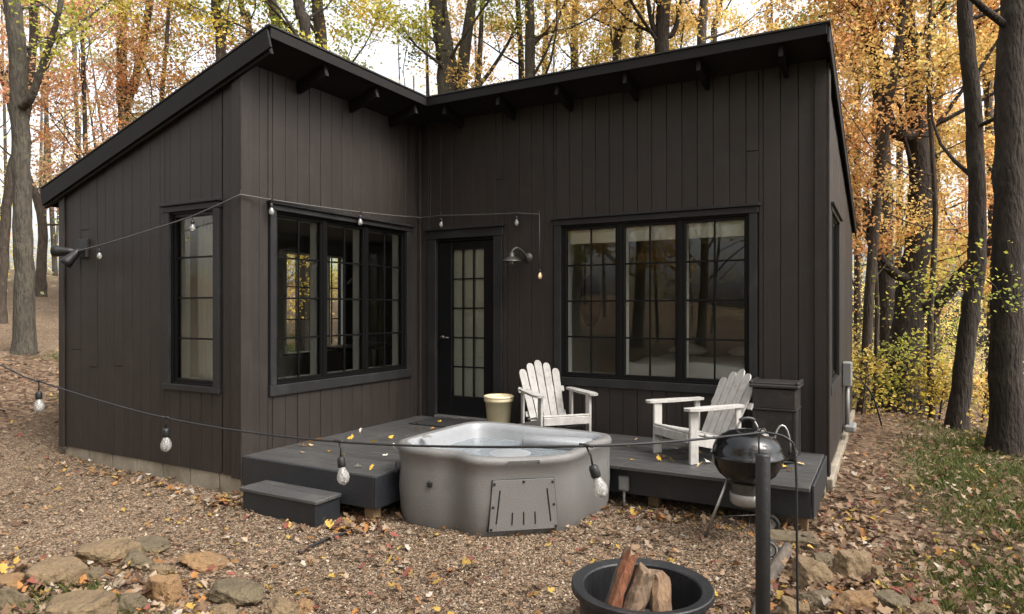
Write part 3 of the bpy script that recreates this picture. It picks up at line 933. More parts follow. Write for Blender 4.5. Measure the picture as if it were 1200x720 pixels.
# service panel
ax = np.append(pb - pa, 0); LP = np.linalg.norm(ax); ax /= LP
nrm = np.array([ax[1], -ax[0], 0.0])
RM = np.array([ax, -nrm, (0, 0, 1)]).T            # x along, y inward, z up
c0 = np.append((pa + pb) / 2, 0)
def pp(x, o, z): return c0 + ax * x + nrm * o + np.array([0, 0, z])
def trapezoid(wb, wt, z0, z1, o0, o1):
    m = MB()
    c = 0.006
    vs = [pp(-wb, o0, z0), pp(wb, o0, z0), pp(wt, o0, z1), pp(-wt, o0, z1), pp(-wb + c, o1, z0 + c), pp(wb - c, o1, z0 + c), pp(wt - c, o1, z1 - c), pp(-wt + c, o1, z1 - c)]
    m.add(vs, [(4, 5, 6, 7), (0, 1, 5, 4), (1, 2, 6, 5), (2, 3, 7, 6), (3, 0, 4, 7), (3, 2, 1, 0)])
    return m
panel = trapezoid(0.262, 0.232, 0.03, 0.405, -0.02, 0.017).build('service_panel', 'tub_shell', tub)
trapezoid(0.267, 0.237, 0.024, 0.409, -0.03, 0.006).build('panel_joint', 'black', panel)
for (x, z, hh, sl_) in ((-0.188, 0.21, 0.12, 0.06), (0.188, 0.21, 0.12, -0.06), (-0.085, 0.12, 0.045, 0.02), (0.0, 0.12, 0.045, 0), (0.085, 0.12, 0.045, -0.02)):
    m = MB(); m.tube([pp(x - sl_ * hh * 2, 0.0165, z - hh), pp(x + sl_ * hh * 2, 0.0165, z + hh)], 0.0055, 8); m.build('vent_slot', 'black', panel)
for (x, z) in ((-0.215, 0.375), (0.0, 0.385), (0.215, 0.375), (-0.225, 0.21), (0.225, 0.21), (-0.24, 0.05), (0.24, 0.05)):
    m = MB(); m.lathe([(0.0, 0.012), (0.010, 0.010), (0.012, 0.0)], 8, pp(x, 0.012, z), np.array([ax, (0, 0, 1), nrm]).T); m.build('bolt', 'black', panel)
m = MB(); m.lathe([(0.0, 0.0), (0.035, 0.0), (0.042, 0.01), (0.05, 0.0)], 16, (-3.345, 4.155, 0.40), np.array(frame_from((-0.7, -0.71, 0))).T); m.build('drain_cap', 'black', tub)
m = MB(); m.cbox((-2.98, 4.083, 0.33), (0.02, 0.012, 0.02), 0.005); m.build('drain_valve', 'black', tub)
m = MB(); m.tube([pp(-0.12, 0.02, 0.515), pp(-0.11, 0.028, 0.54), pp(0.11, 0.028, 0.54), pp(0.12, 0.02, 0.515)], 0.006, 6); m.build('lid_latch', 'tub_shell', tub)
m = MB(); m.lathe([(0, .012), (.03, .010), (.045, 0.0)], 14, (-3.25, 4.42, HT + 0.004)); m.build('air_valve', 'plastic_grey', tub, True)

# ------------------------------------------------------------------ chairs
def make_chair(name, label, loc, rz):
    t = thing(name, label, 'chair', loc, rz, 'slatted garden chairs on the deck')
    # local: faces -y
    SH, SB = 0.27, 0.17          # seat height front, back
    for sx in (-1, 1):
        m = MB(); m.cbox((sx * 0.265, -0.26, 0.235), (0.014, 0.045, 0.235), 0.004); m.build('leg', 'white_paint', t)
        m = MB(); m.beam((sx * 0.238, -0.27, SH - 0.06), (sx * 0.238, 0.48, 0.035), 0.024, 0.085, (0, 0, 1)); m.build('leg', 'white_paint', t)
        # arm: plan shape widening to the front
        prof = [(-0.35, 0.03), (-0.37, 0.0), (-0.35, -0.055), (-0.25, -0.075), (0.05, -0.055), (0.27, -0.035), (0.27, 0.035), (-0.1, 0.05)]
        pts = [(sx * 0.275 - sx * b_, a_) for a_, b_ in prof]
        vs = [(x, y_, 0.472) for x, y_ in pts] + [(x, y_, 0.496) for x, y_ in pts]
        n = len(pts)
        fs = [tuple(range(n - 1, -1, -1)), tuple(range(n, 2 * n))] + [(i, (i + 1) % n, (i + 1) % n + n, i + n) for i in range(n)]
        if sx < 0: fs = [f_[::-1] for f_ in fs]
        m = MB(); m.add(vs, fs); m.build('arm', 'white_paint', t)
        m = MB(); m.cbox((sx * 0.283, 0.22, 0.30), (0.012, 0.03, 0.17), 0.004); m.build('arm_post', 'white_paint', t)
    for k in range(5):
        y_ = -0.27 + 0.098 * k
        z_ = SH - (SH - SB) * k / 5.0
        m = MB(); m.cbox((0, y_, z_), (0.25, 0.042, 0.010), 0.004, np.array([[1, 0, 0], [0, 0.978, 0.208], [0, -0.208, 0.978]])); m.build('seat_slat', 'white_paint', t)
    m = MB(); m.cbox((0, -0.312, SH - 0.045), (0.25, 0.011, 0.04), 0.004); m.build('apron', 'white_paint', t)
    # fan back
    hs_ = [0.62, 0.69, 0.725, 0.69, 0.62]
    tilt = R(28)
    for k in range(5):
        i = k - 2
        xb, xt = i * 0.081, i * 0.098
        wb, wt_ = 0.036, 0.0425
        H = hs_[k]
        pr = [(xb - wb, 0.0), (xb + wb, 0.0), (xt + wt_, H - 0.045), (xt + wt_ * 0.75, H - 0.014), (xt + wt_ * 0.35, H), (xt - wt_ * 0.35, H), (xt - wt_ * 0.75, H - 0.014), (xt - wt_, H - 0.045)]
        def tf(x, h, th): return (x, 0.185 + h * math.sin(tilt) + th * math.cos(tilt), 0.14 + h * math.cos(tilt) - th * math.sin(tilt))
        vs = [tf(x, h, 0.0) for x, h in pr] + [tf(x, h, 0.018) for x, h in pr]
        n = len(pr)
        fs = [tuple(range(n)), tuple(range(2 * n - 1, n - 1, -1))] + [(i_ + n, (i_ + 1) % n + n, (i_ + 1) % n, i_) for i_ in range(n)]
        m = MB(); m.add(vs, fs); m.build('back_slat', 'white_paint', t)
    t.scale = (0.94, 0.94, 0.94)
    for (h, wd) in ((0.38, 0.27), (0.10, 0.235)):
        yy, zz = 0.185 + h * math.sin(tilt) + 0.036, 0.14 + h * math.cos(tilt) - 0.012
        m = MB(); m.cbox((0, yy, zz), (wd, 0.012, 0.032), 0.004, np.array([[1, 0, 0], [0, math.cos(tilt), math.sin(tilt)], [0, -math.sin(tilt), math.cos(tilt)]])); m.build('back_rail', 'white_paint', t)
    return t
def face(dx, dy): return math.atan2(dx, -dy)         # rotation that turns local -y to (dx, dy)
make_chair('garden_chair', 'white slatted garden chair next to the cream bucket, facing forward', (-2.88, 6.04, DECK + 0.002), face(0.74, -0.67))
make_chair('garden_chair', 'white slatted garden chair next to the kettle grill, turned side-on', (-1.44, 5.90, DECK + 0.002), face(-0.605, -0.795))

# ------------------------------------------------------------------ bucket, bin, mat
b = thing('bucket', 'cream plastic bucket with a thick rim by the door', 'bucket', (-3.62, 6.20, DECK + 0.002))
m = MB(); m.lathe([(0.0, 0.0), (0.108, 0.0), (0.118, 0.01), (0.142, 0.29), (0.155, 0.292), (0.158, 0.305), (0.158, 0.345), (0.150, 0.352), (0.143, 0.345), (0.138, 0.29), (0.112, 0.02), (0, 0.02)], 32); m.build('body', 'cream', b, True)
m = MB(); m.lathe([(0.1515, 0.330), (0.163, 0.335), (0.163, 0.346), (0.1515, 0.356)], 32); m.build('rim', 'cream', b, True)

bn = thing('storage_bin', 'tall dark brown lidded storage bin at the right end of the deck', 'bin', (-0.84, 6.22, DECK + 0.002))
m = MB(); m.cbox((0, 0, 0.21), (0.168, 0.158, 0.21), 0.012); m.build('lower_body', 'bin', bn)
m = MB(); m.cbox((0, 0, 0.515), (0.176, 0.166, 0.09), 0.012); m.build('upper_body', 'bin', bn)
m = MB(); m.cbox((0, 0, 0.423), (0.182, 0.172, 0.008), 0.003); m.build('band', 'bin', bn)
m = MB(); m.cbox((0, 0, 0.620), (0.20, 0.19, 0.014), 0.006); m.cbox((0, 0, 0.640), (0.17, 0.16, 0.010), 0.006); m.build('lid', 'bin', bn)
for sx in (-1, 1):
    m = MB(); m.cbox((sx * 0.185, 0, 0.648), (0.014, 0.185, 0.014), 0.006); m.build('lid_rail', 'bin', bn)
for sx in (-1, 1):
    for sy in (-1, 1):
        m = MB(); m.cbox((sx * 0.162, sy * 0.152, 0.21), (0.014, 0.014, 0.205), 0.005); m.build('corner_rib', 'bin', bn)
m = MB(); m.cbox((-4.28, 6.18, DECK + 0.009), (0.36, 0.22, 0.006), 0.004); 
tag(m.build('doormat', 'rubber'), 'dark doormat lying on the deck before the glazed door', 'doormat')

# ------------------------------------------------------------------ kettle grill
gx0, gy0 = -0.86, 4.93
kg = thing('kettle_grill', 'black kettle grill on thin metal legs in front of the deck', 'grill', (gx0, gy0, gh(gx0, gy0)), R(29))
ZR = 0.61
Rr = 0.238
m = MB(); m.lathe([(0.0, ZR - 0.215), (0.07, ZR - 0.207), (0.13, ZR - 0.175), (0.192, ZR - 0.125), (0.228, ZR - 0.065), (Rr, ZR - 0.01), (Rr + 0.006, ZR), (Rr - 0.004, ZR)], 36); m.build('bowl', 'enamel', kg, True)
m = MB(); m.lathe([(Rr + 0.010, ZR - 0.004), (Rr + 0.010, ZR + 0.012), (Rr, ZR + 0.018), (0.232, ZR + 0.055), (0.212, ZR + 0.10), (0.175, ZR + 0.138), (0.125, ZR + 0.165), (0.065, ZR + 0.18), (0.0, ZR + 0.185)], 36); lid = m.build('lid', 'enamel', kg, True)
def arc(c, a, b, r, n=9, rot=0):
    out = []
    for k in range(n):
        t_ = math.pi * k / (n - 1)
        out.append(np.array(c) + np.array([math.cos(rot) * r * math.cos(t_) * a, math.sin(rot) * r * math.cos(t_) * a, b * math.sin(t_)]))
    return out
m = MB(); m.tube(arc((0.0, 0, ZR + 0.172), 1, 0.085, 0.075), 0.008, 8); m.build('lid_handle', 'alu', lid, True)
m = MB(); m.tube(arc((0.0, 0, ZR + 0.240), 1, 0.019, 0.050), 0.014, 8); m.build('grip', 'black', lid, True)
m = MB(); m.lathe([(0, 0.012), (0.045, 0.010), (0.05, 0.0)], 14, (0.10, -0.06, ZR + 0.160), np.array(frame_from((0.5, -0.25, 0.8))).T); m.build('damper', 'alu', lid)
m = MB(); m.tube([(0.235, 0.05, ZR - 0.05), (0.31, 0.055, ZR - 0.04), (0.325, 0.055, ZR + 0.03), (0.33, 0.0, ZR + 0.05), (0.325, -0.055, ZR + 0.03), (0.31, -0.055, ZR - 0.04), (0.235, -0.05, ZR - 0.05)], 0.008, 8); m.build('side_handle', 'black', kg, True)
m = MB(); m.tube(arc((0.245, 0.0, ZR + 0.02), 0.06, 0.19, 1, 11), 0.007, 8); m.build('lid_holder', 'alu', kg, True)
legs = []
for a in (158, 278, 38):
    t_ = R(a)
    p0 = (0.13 * math.cos(t_), 0.13 * math.sin(t_), ZR - 0.18); p1 = (0.285 * math.cos(t_), 0.285 * math.sin(t_), 0.0 if a == 158 else 0.06)
    m = MB(); m.tube([p0, p1], 0.0105, 10); m.build('leg', 'alu', kg, True)
    legs.append(p1)
m = MB(); m.tube([legs[1], legs[2]], 0.006, 8); m.build('axle', 'alu', kg, True)
sh = MB()
L3 = [np.array([0.235 * math.cos(R(a)), 0.235 * math.sin(R(a)), 0.15]) for a in (158, 278, 38)]
for i in range(3): sh.tube([L3[i], L3[(i + 1) % 3]], 0.0035, 6)
for k in range(1, 7): sh.tube([L3[0] + (L3[1] - L3[0]) * k / 7, L3[0] + (L3[2] - L3[0]) * k / 7], 0.002, 5)
sh.build('wire_shelf', 'galv', kg, True)
axd = np.array(legs[2]) - np.array(legs[1]); axd /= np.linalg.norm(axd)
for (p, s_) in ((legs[1], -1), (legs[2], 1)):
    FM = np.array(frame_from(axd * s_)).T
    m = MB(); m.lathe([(0.045, -0.014), (0.066, -0.014), (0.070, -0.008), (0.070, 0.012), (0.064, 0.018), (0.045, 0.018)], 24, np.array(p) + axd * s_ * 0.03, FM, True); wh = m.build('wheel', 'rubber', kg, True)
    m = MB(); m.lathe([(0.0, 0.018), (0.018, 0.018), (0.022, 0.008), (0.05, 0.008), (0.052, 0.021), (0.062, 0.0185)], 24, np.array(p) + axd * s_ * 0.03, FM); m.build('hub', 'white_paint', wh, True)
m = MB(); m.lathe([(0.0, ZR - 0.345), (0.10, ZR - 0.342), (0.115, ZR - 0.325), (0.118, ZR - 0.262), (0.112, ZR - 0.258), (0.108, ZR - 0.262), (0.1, ZR - 0.325), (0, ZR - 0.33)], 24); m.build('ash_catcher', 'ash_pan', kg, True)
m = MB(); m.lathe([(0.105, ZR - 0.26), (0.105, ZR - 0.19)], 24); m.build('collar', 'galv', kg, True)

# ------------------------------------------------------------------ fire pit and logs
fx, fy = -1.055, 3.20
fz = gh(fx, fy)
fp = thing('fire_pit', 'round black steel fire pit holding three split logs', 'fire pit', (fx, fy, fz))
Ro = 0.345
m = MB()
n = 40
prof = [(0.293, -0.05), (0.288, 0.10), (0.284, 0.284), (0.290, 0.291), (Ro - 0.006, 0.300), (Ro, 0.295), (Ro, 0.270), (Ro - 0.008, 0.266), (0.318, 0.262), (0.304, 0.20), (0.300, -0.05)]
m.lathe(prof, n, (0, 0, 0), None, True)
m.build('ring', 'black_metal', fp)
m = MB(); m.lathe([(0.0, 0.075), (0.12, 0.068), (0.22, 0.055), (0.295, 0.05)], 28); m.build('ash_bed', 'ash', fp, True)
def make_log(label, p0, p1, w_, t_, mt, seed, spin=0.0):
    r = random.Random(seed)
    p0, p1 = np.array(p0), np.array(p1)
    d = p1 - p0; L = np.linalg.norm(d)
    x, y, z = frame_from(d)
    x, y = math.cos(spin) * x + math.sin(spin) * y, -math.sin(spin) * x + math.cos(spin) * y
    sec = [(-1, -0.55), (-0.35, -0.75), (0.4, -0.62), (1, -0.35), (0.85, 0.1), (0.55, 0.55), (0.1, 0.95), (-0.4, 0.75), (-0.8, 0.25)]
    m = MB(); NS = 9
    vs = []
    jit = [(r.uniform(-.2, .2), r.uniform(-.2, .2)) for _ in sec]
    for i in range(NS):
        t = i / (NS - 1)
        tw = 0.15 * math.sin(3 * t + seed)
        for k, (a, b_) in enumerate(sec):
            a2 = (a + jit[k][0] + r.uniform(-.12, .12)) * (1 + tw * 0.3); b2 = b_ + jit[k][1] + r.uniform(-.12, .12)
            e = (r.uniform(-.03, .03) if i in (0, NS - 1) else 0)
            vs.append(p0 + z * (L * t + e) + x * a2 * w_ / 2 + y * b2 * t_ / 2)
    K = len(sec)
    fs = []
    m.v = [tuple(v) for v in vs]
    for i in range(NS - 1):
        for k in range(K):
            m.f.append((i * K + k, i * K + (k + 1) % K, (i + 1) * K + (k + 1) % K, (i + 1) * K + k))
            m.mi.append(1 if k in (0, 1) else 0)
    m.f.append(tuple(range(K))[::-1]); m.mi.append(2); m.f.append(tuple((NS - 1) * K + k for k in range(K))); m.mi.append(2)
    tag(m.build('split_log', [mt, 'log_bark', 'log_pale']), label, 'log', 'split logs in the fire pit')
make_log('reddish split log leaning in the fire pit, the leftmost and tallest', (fx - 0.15, fy - 0.13, fz + 0.07), (fx - 0.075, fy + 0.06, fz + 0.42), 0.095, 0.10, 'log_red', 1, 2.4)
make_log('ragged pale brown split log in the fire pit between two others', (fx - 0.05, fy - 0.13, fz + 0.07), (fx + 0.015, fy + 0.05, fz + 0.35), 0.115, 0.10, 'log_pale', 2, 0.4)
make_log('thick split log with dark bark edge, rightmost in the fire pit', (fx + 0.12, fy - 0.06, fz + 0.07), (fx + 0.05, fy + 0.10, fz + 0.32), 0.125, 0.11, 'log_side', 3, 0.1)

# ------------------------------------------------------------------ wall fittings
lp = thing('wall_lamp', 'galvanised barn lamp on a curved arm beside the door', 'lamp', (-3.44, YC, EYE + 0.56))
m = MB(); m.lathe([(0, 0.022), (0.045, 0.018), (0.055, 0.0)], 20, (0, 0, 0), np.array(frame_from((0, -1, 0))).T); m.build('wall_plate', 'galv', lp, True)
m = MB(); m.tube(catmull([(0, -0.01, 0.0), (-0.03, -0.06, 0.06), (-0.07, -0.12, 0.10), (-0.10, -0.17, 0.07), (-0.105, -0.18, 0.03)], 5, False), 0.011, 10); m.build('arm', 'galv', lp, True)
m = MB(); m.lathe([(0.0, 0.055), (0.028, 0.05), (0.032, 0.01), (0.045, -0.005), (0.08, -0.02), (0.105, -0.045), (0.11, -0.055), (0.103, -0.05), (0.075, -0.028), (0.03, -0.012), (0.0, -0.012)], 28, (-0.105, -0.18, 0.0)); m.build('shade', 'galv', lp, True)
m = MB(); m.lathe([(0.0, -0.085), (0.02, -0.078), (0.027, -0.055), (0.02, -0.03), (0.014, -0.012)], 14, (-0.105, -0.18, 0)); m.build('bulb', 'bulb', lp, True)

fd = thing('flood_light', 'black twin-head flood light on the left wall of the cabin', 'light', (-7.33, YA, EYE + 0.60))
m = MB(); m.cbox((0, -0.02, 0.03), (0.075, 0.018, 0.10), 0.01); m.build('mount_plate', 'black_metal', fd)
for (dx, dy, dz_, px) in ((-0.80, -0.55, 0.0, -0.05), (-0.30, -0.55, -0.75, 0.03)):
    FM = np.array(frame_from((dx, dy, dz_))).T
    m = MB(); m.tube([(px, -0.03, 0.01), (px + dx * 0.06, -0.05 + dy * 0.06, 0.0)], 0.014, 8); m.build('knuckle', 'black_metal', fd, True)
    m = MB(); m.lathe([(0.0, -0.02), (0.03, -0.02), (0.036, 0.04), (0.055, 0.14), (0.062, 0.19), (0.056, 0.19), (0.045, 0.14), (0.0, 0.12)], 20, np.array((px + dx * 0.05, -0.05 + dy * 0.05, 0.0)), FM); m.build('lamp_head', 'black', fd, True)

ob = thing('outlet_box', 'small grey weatherproof outlet box low on the deck front', 'outlet', (-1.9, DY1 - 0.022, EYE - 1.44))
m = MB(); m.cbox((0, -0.025, 0), (0.042, 0.024, 0.06), 0.008); m.build('cover', 'plastic_grey', ob)
m = MB(); m.cbox((0, -0.053, 0.0), (0.030, 0.004, 0.045), 0.003); m.build('flap', 'plastic_grey', ob)
m = MB(); m.tube([(0, -0.02, -0.05), (0, -0.02, -0.22)], 0.012, 8); m.build('conduit', 'plastic_grey', ob, True)

ub = thing('utility_box', 'pale grey meter box with conduit on the right side wall', 'utility box', (XR, 8.9, 0.75))
m = MB(); m.bb(0.002, 0.10, -0.12, 0.12, -0.02, 0.26, 0.01); m.build('box', 'plastic_grey', ub)
m = MB(); m.tube([(0.05, 0, -0.02), (0.05, 0, -0.5)], 0.025, 10); m.build('conduit', 'plastic_grey', ub, True)
m = MB(); m.bb(0.02, 0.14, -0.10, 0.25, -0.56, -0.48, 0.02); m.build('base_box', 'plastic_grey', ub)
m = MB(); m.tube(catmull([(0.09, 0.12, 0.1), (0.22, 0.3, -0.02), (0.32, 0.5, -0.22), (0.4, 0.9, -0.6)], 5, False), 0.010, 8); m.build('cord', 'cable', ub, True)

# ------------------------------------------------------------------ string lights
def sag(pts, n=10, s=0.0):
    out = []
    for a, b in zip(pts[:-1], pts[1:]):
        a, b = np.array(a, float), np.array(b, float)
        for k in range(n):
            t = k / n
            p = a + (b - a) * t
            p[2] -= s * 4 * t * (1 - t) * np.linalg.norm(b - a)
            out.append(p)
    out.append(np.array(pts[-1], float))
    return out
def hang_bulb(parent, p, drop, size, lean=(0, 0), lit=False):
    """T-piece on the cable, drop lead, socket and clear bulb"""
    p = np.array(p, float)
    d = np.array([lean[0], lean[1], -1.0]); d /= np.linalg.norm(d)
    FM = np.array(frame_from(d)).T
    s = size
    m = MB()
    m.tube([p + np.array([-0.025 * s, 0, 0.002]), p + np.array([0.025 * s, 0, 0.002])], 0.006 * s, 8)
    q = p + d * drop
    m.tube([p, p + d * drop * .5 + np.array([0.006 * s, 0, 0]), q], 0.0035 * s, 6)
    m.lathe([(0, 0), (0.012 * s, 0.002 * s), (0.016 * s, 0.012 * s), (0.017 * s, 0.04 * s), (0.015 * s, 0.044 * s), (0, 0.044 * s)], 14, q, FM)
    so = m.build('socket', 'black', parent, True)
    m = MB(); m.lathe([(0.012 * s, 0.042 * s), (0.016 * s, 0.055 * s), (0.0245 * s, 0.075 * s), (0.0255 * s, 0.09 * s), (0.020 * s, 0.105 * s), (0.009 * s, 0.114 * s), (0.0, 0.118 * s)], 16, q, FM)
    m.build('bulb', 'bulb', so, True)
    m = MB()
    x, y, z = frame_from(d)
    m.tube([q + z * 0.044 * s, q + z * 0.07 * s], 0.004 * s, 6)
    pts = [q + z * (0.07 + 0.022 * (k % 2)) * s + (math.cos(k * 1.05) * x + math.sin(k * 1.05) * y) * 0.011 * s for k in range(7)]
    m.tube(pts, 0.0011 * s, 4)
    m.build('filament', 'glow' if lit else 'filament', so)
nl = thing('string_lights', 'black light string with large clear bulbs sagging across the foreground to the post', 'string lights', (0, 0, 0))
nodes = [at(-190, 340, 4.35), at(0, 428, 3.6), at(45, 447, 3.4), at(194, 490, 3.0), at(397, 518, 2.55), at(687, 523, 2.1)]
post_xy = at(894, 532, 2.4)
nodes.append(np.array([post_xy[0] + 0.01, post_xy[1], EYE - 0.44]))
nd = catmull(nodes, 10, False)
m = MB(); m.tube(nd, 0.0042, 8)
m.build('cable', 'cable', nl, True)
hang_bulb(nl, nodes[2] + np.array([0, 0, 0]), 0.05, 0.92, (0.05, 0))
hang_bulb(nl, nodes[3], 0.045, 0.92, (-0.02, 0.03))
hang_bulb(nl, nodes[4], 0.055, 0.92, (0.17, 0.0))
hang_bulb(nl, nodes[5], 0.06, 0.92, (0.33, 0.08))
e0 = nodes[-1]
tail = [e0, e0 + (0.07, 0.02, -0.02), e0 + (0.095, 0.03, -0.10), e0 + (0.10, 0.03, -0.5), np.array([e0[0] + 0.105, e0[1] + 0.05, 0.22])]
m = MB(); m.tube(catmull(tail, 8, False), 0.0042, 8); m.build('tail_cable', 'cable', nl, True)
pt_ = tail[-1]
m = MB(); m.cbox(pt_ + (0, 0, -0.03), (0.028, 0.02, 0.06), 0.01); m.tube([pt_ + (0, 0, -0.09), pt_ + (-0.01, 0.02, -0.16), pt_ + (0.02, 0.04, -0.22)], 0.008, 8); m.build('timer_plug', 'black', nl)

hl = thing('string_lights', 'thin light string with small clear bulbs strung along the cabin walls', 'string lights', (0, 0, 0))
hz = lambda r: EYE + r
seg1 = [(-7.72, YA - 0.09, hz(0.56)), (-6.9, YA - 0.10, hz(0.635)), (-5.45, YA - 0.10, hz(0.83)), (XB + 0.05, YA - 0.05, hz(0.985))]
seg2 = [(XB + 0.05, YA - 0.05, hz(0.985)), (XB + 0.06, 4.25, hz(0.985)), (XB + 0.06, 5.42, hz(1.02)), (XB + 0.06, YC - 0.06, hz(1.085))]
seg3 = [(XB + 0.06, YC - 0.06, hz(1.085)), (-4.56, YC - 0.06, hz(1.09)), (-3.56, YC - 0.05, hz(1.05)), (-3.28, YC - 0.04, hz(1.02)), (-3.28, YC - 0.035, hz(0.46))]
m = MB(); m.tube(sag(seg1 + seg2[1:] + seg3[1:4], 8, 0.004), 0.0065, 6); m.tube([seg3[3], seg3[4]], 0.005, 6); m.build('cable', 'cable_grey', hl, True)
for (p, lit) in ((seg1[1], 0), (seg1[2], 0), (seg2[1], 0), (seg2[2], 0), (seg3[1], 0), (seg3[2], 0), (seg3[4], 1)):
    hang_bulb(hl, np.array(p), 0.03, 0.95, (0.04, 0), bool(lit))
for p in (seg1[-1], seg2[1], seg2[2], seg3[1], seg3[3]):
    m = MB(); p = np.array(p); m.tube([p + (0, 0.0, 0.0), p + (0, 0.0, 0.035), p + (-0.02, 0.02, 0.04)], 0.003, 5); m.build('hook', 'galv', hl)

po = thing('post', 'slim black round post standing in the right foreground', 'post', (post_xy[0], post_xy[1], gh(post_xy[0], post_xy[1])))
zt = post_xy[2] - po.location.z
m = MB(); m.tube([(0, 0, -0.3), (0, 0, zt - 0.006), (0, 0, zt)], [0.0255, 0.0255, 0.023], 20); m.build('pole', 'black_metal', po, True)
m = MB(); m.tube([(-0.012, 0, zt - 0.05), (-0.014, 0, zt + 0.05), (-0.008, 0, zt + 0.085), (0.004, 0, zt + 0.09), (0.012, 0, zt + 0.078)], 0.0035, 6); m.build('hook', 'galv', po, True)

# ------------------------------------------------------------------ edging timber, paver, cable on gravel
tm = MB()
N = 9
pts = [np.array([-0.60 + 0.012 * math.sin(k), 3.2 + 0.21 * k, 0]) for k in range(N)]
for p in pts: p[2] = gh(p[0], p[1]) + 0.02
tm.tube(pts, [0.04 + 0.005 * math.sin(k * 2.1) for k in range(N)], 10)
tag(tm.build('edging_log', 'timber', None, True), 'weathered grey edging log between gravel and leafy slope', 'log')
pv = MB(); pv.cbox((-0.60, 5.06, gh(-0.6, 5.06) + 0.02), (0.17, 0.10, 0.035), 0.012, np.array([[0.96, -0.28, 0], [0.28, 0.96, 0], [0, 0, 1]]))
tag(pv.build('paver', 'rock_grey'), 'grey concrete paver lying by the grill wheels', 'paver')
cb = MB(); cp = [(-3.43, 3.23), (-3.46, 3.5), (-3.44, 3.75), (-3.50, 4.0)]
cb.tube(catmull([(x, y, gh(x, y) + 0.025) for x, y in cp], 5, False), 0.010, 6)
tag(cb.build('ground_cable', 'cable', None, True), 'black cable lying on the gravel from under the deck', 'cable')

# ------------------------------------------------------------------ inside the cabin
bd = thing('bed', 'white made bed seen through the window behind the chairs', 'bed', (-2.0, 8.5, DECK))
m = MB(); m.cbox((0, 0, 0.18), (0.78, 1.02, 0.17), 0.02); m.build('base', 'dark_furn', bd)
m = MB()
nn = 14
vs, fs = [], []
for i in range(nn):
    for j in range(nn):
        a, b_ = i / (nn - 1) * 2 - 1, j / (nn - 1) * 2 - 1
        e = max(abs(a), abs(b_))
        vs.append((a * 0.84, b_ * 1.06, 0.64 - 0.35 * max(0, (e - 0.86) / 0.14) ** 2 + 0.03 * math.sin(5 * a + 3 * b_) * math.cos(4 * b_)))
for i in range(nn - 1):
    for j in range(nn - 1): fs.append((i * nn + j, (i + 1) * nn + j, (i + 1) * nn + j + 1, i * nn + j + 1))
m.add(vs, fs); m.build('duvet', 'bed', bd, True)
for sx in (-0.4, 0.4):
    m = MB(); m.lathe([(0, 0.1), (0.14, 0.085), (0.24, 0.03), (0.27, 0.0), (0.2, -0.04), (0, -0.06)], 16, (sx, 0.78, 0.70)); m.build('pillow', 'bed', bd, True)
rd = MB(); rd.lathe([(0.0, 0.03), (0.10, 0.035), (0.2, 0.02), (0.36, 0.03), (0.42, 0.015), (0.42, 0.0)], 30, (-4.148, 10.02, EYE + 0.12), np.array(frame_from((1, 0, 0))).T)
tag(rd.build('wall_basket', 'wicker', None, True), 'round brown woven wall basket seen through the left sash', 'basket')
fl_ = thing('pendant_lamp', 'dark pendant lamp hanging inside the left wing', 'lamp', (-6.6, 7.3, 2.715))
m = MB(); m.tube([(0, 0, 0), (0, 0, -0.6)], 0.006, 6); m.build('cord', 'black', fl_)
m = MB(); m.lathe([(0.03, -0.58), (0.06, -0.62), (0.16, -0.74), (0.155, -0.74), (0.05, -0.63)], 20); m.build('shade', 'black', fl_, True)
dt = thing('dining_table', 'dark table inside the left wing, seen through the glass', 'table', (-6.5, 7.4, DECK))
m = MB(); m.cbox((0, 0, 0.74), (0.4, 0.65, 0.02), 0.006); m.build('table_top', 'dark_furn', dt)
for sx in (-1, 1):
    for sy in (-1, 1):
        m = MB(); m.cbox((sx * 0.35, sy * 0.58, 0.36), (0.03, 0.03, 0.36), 0.005); m.build('leg', 'dark_furn', dt)

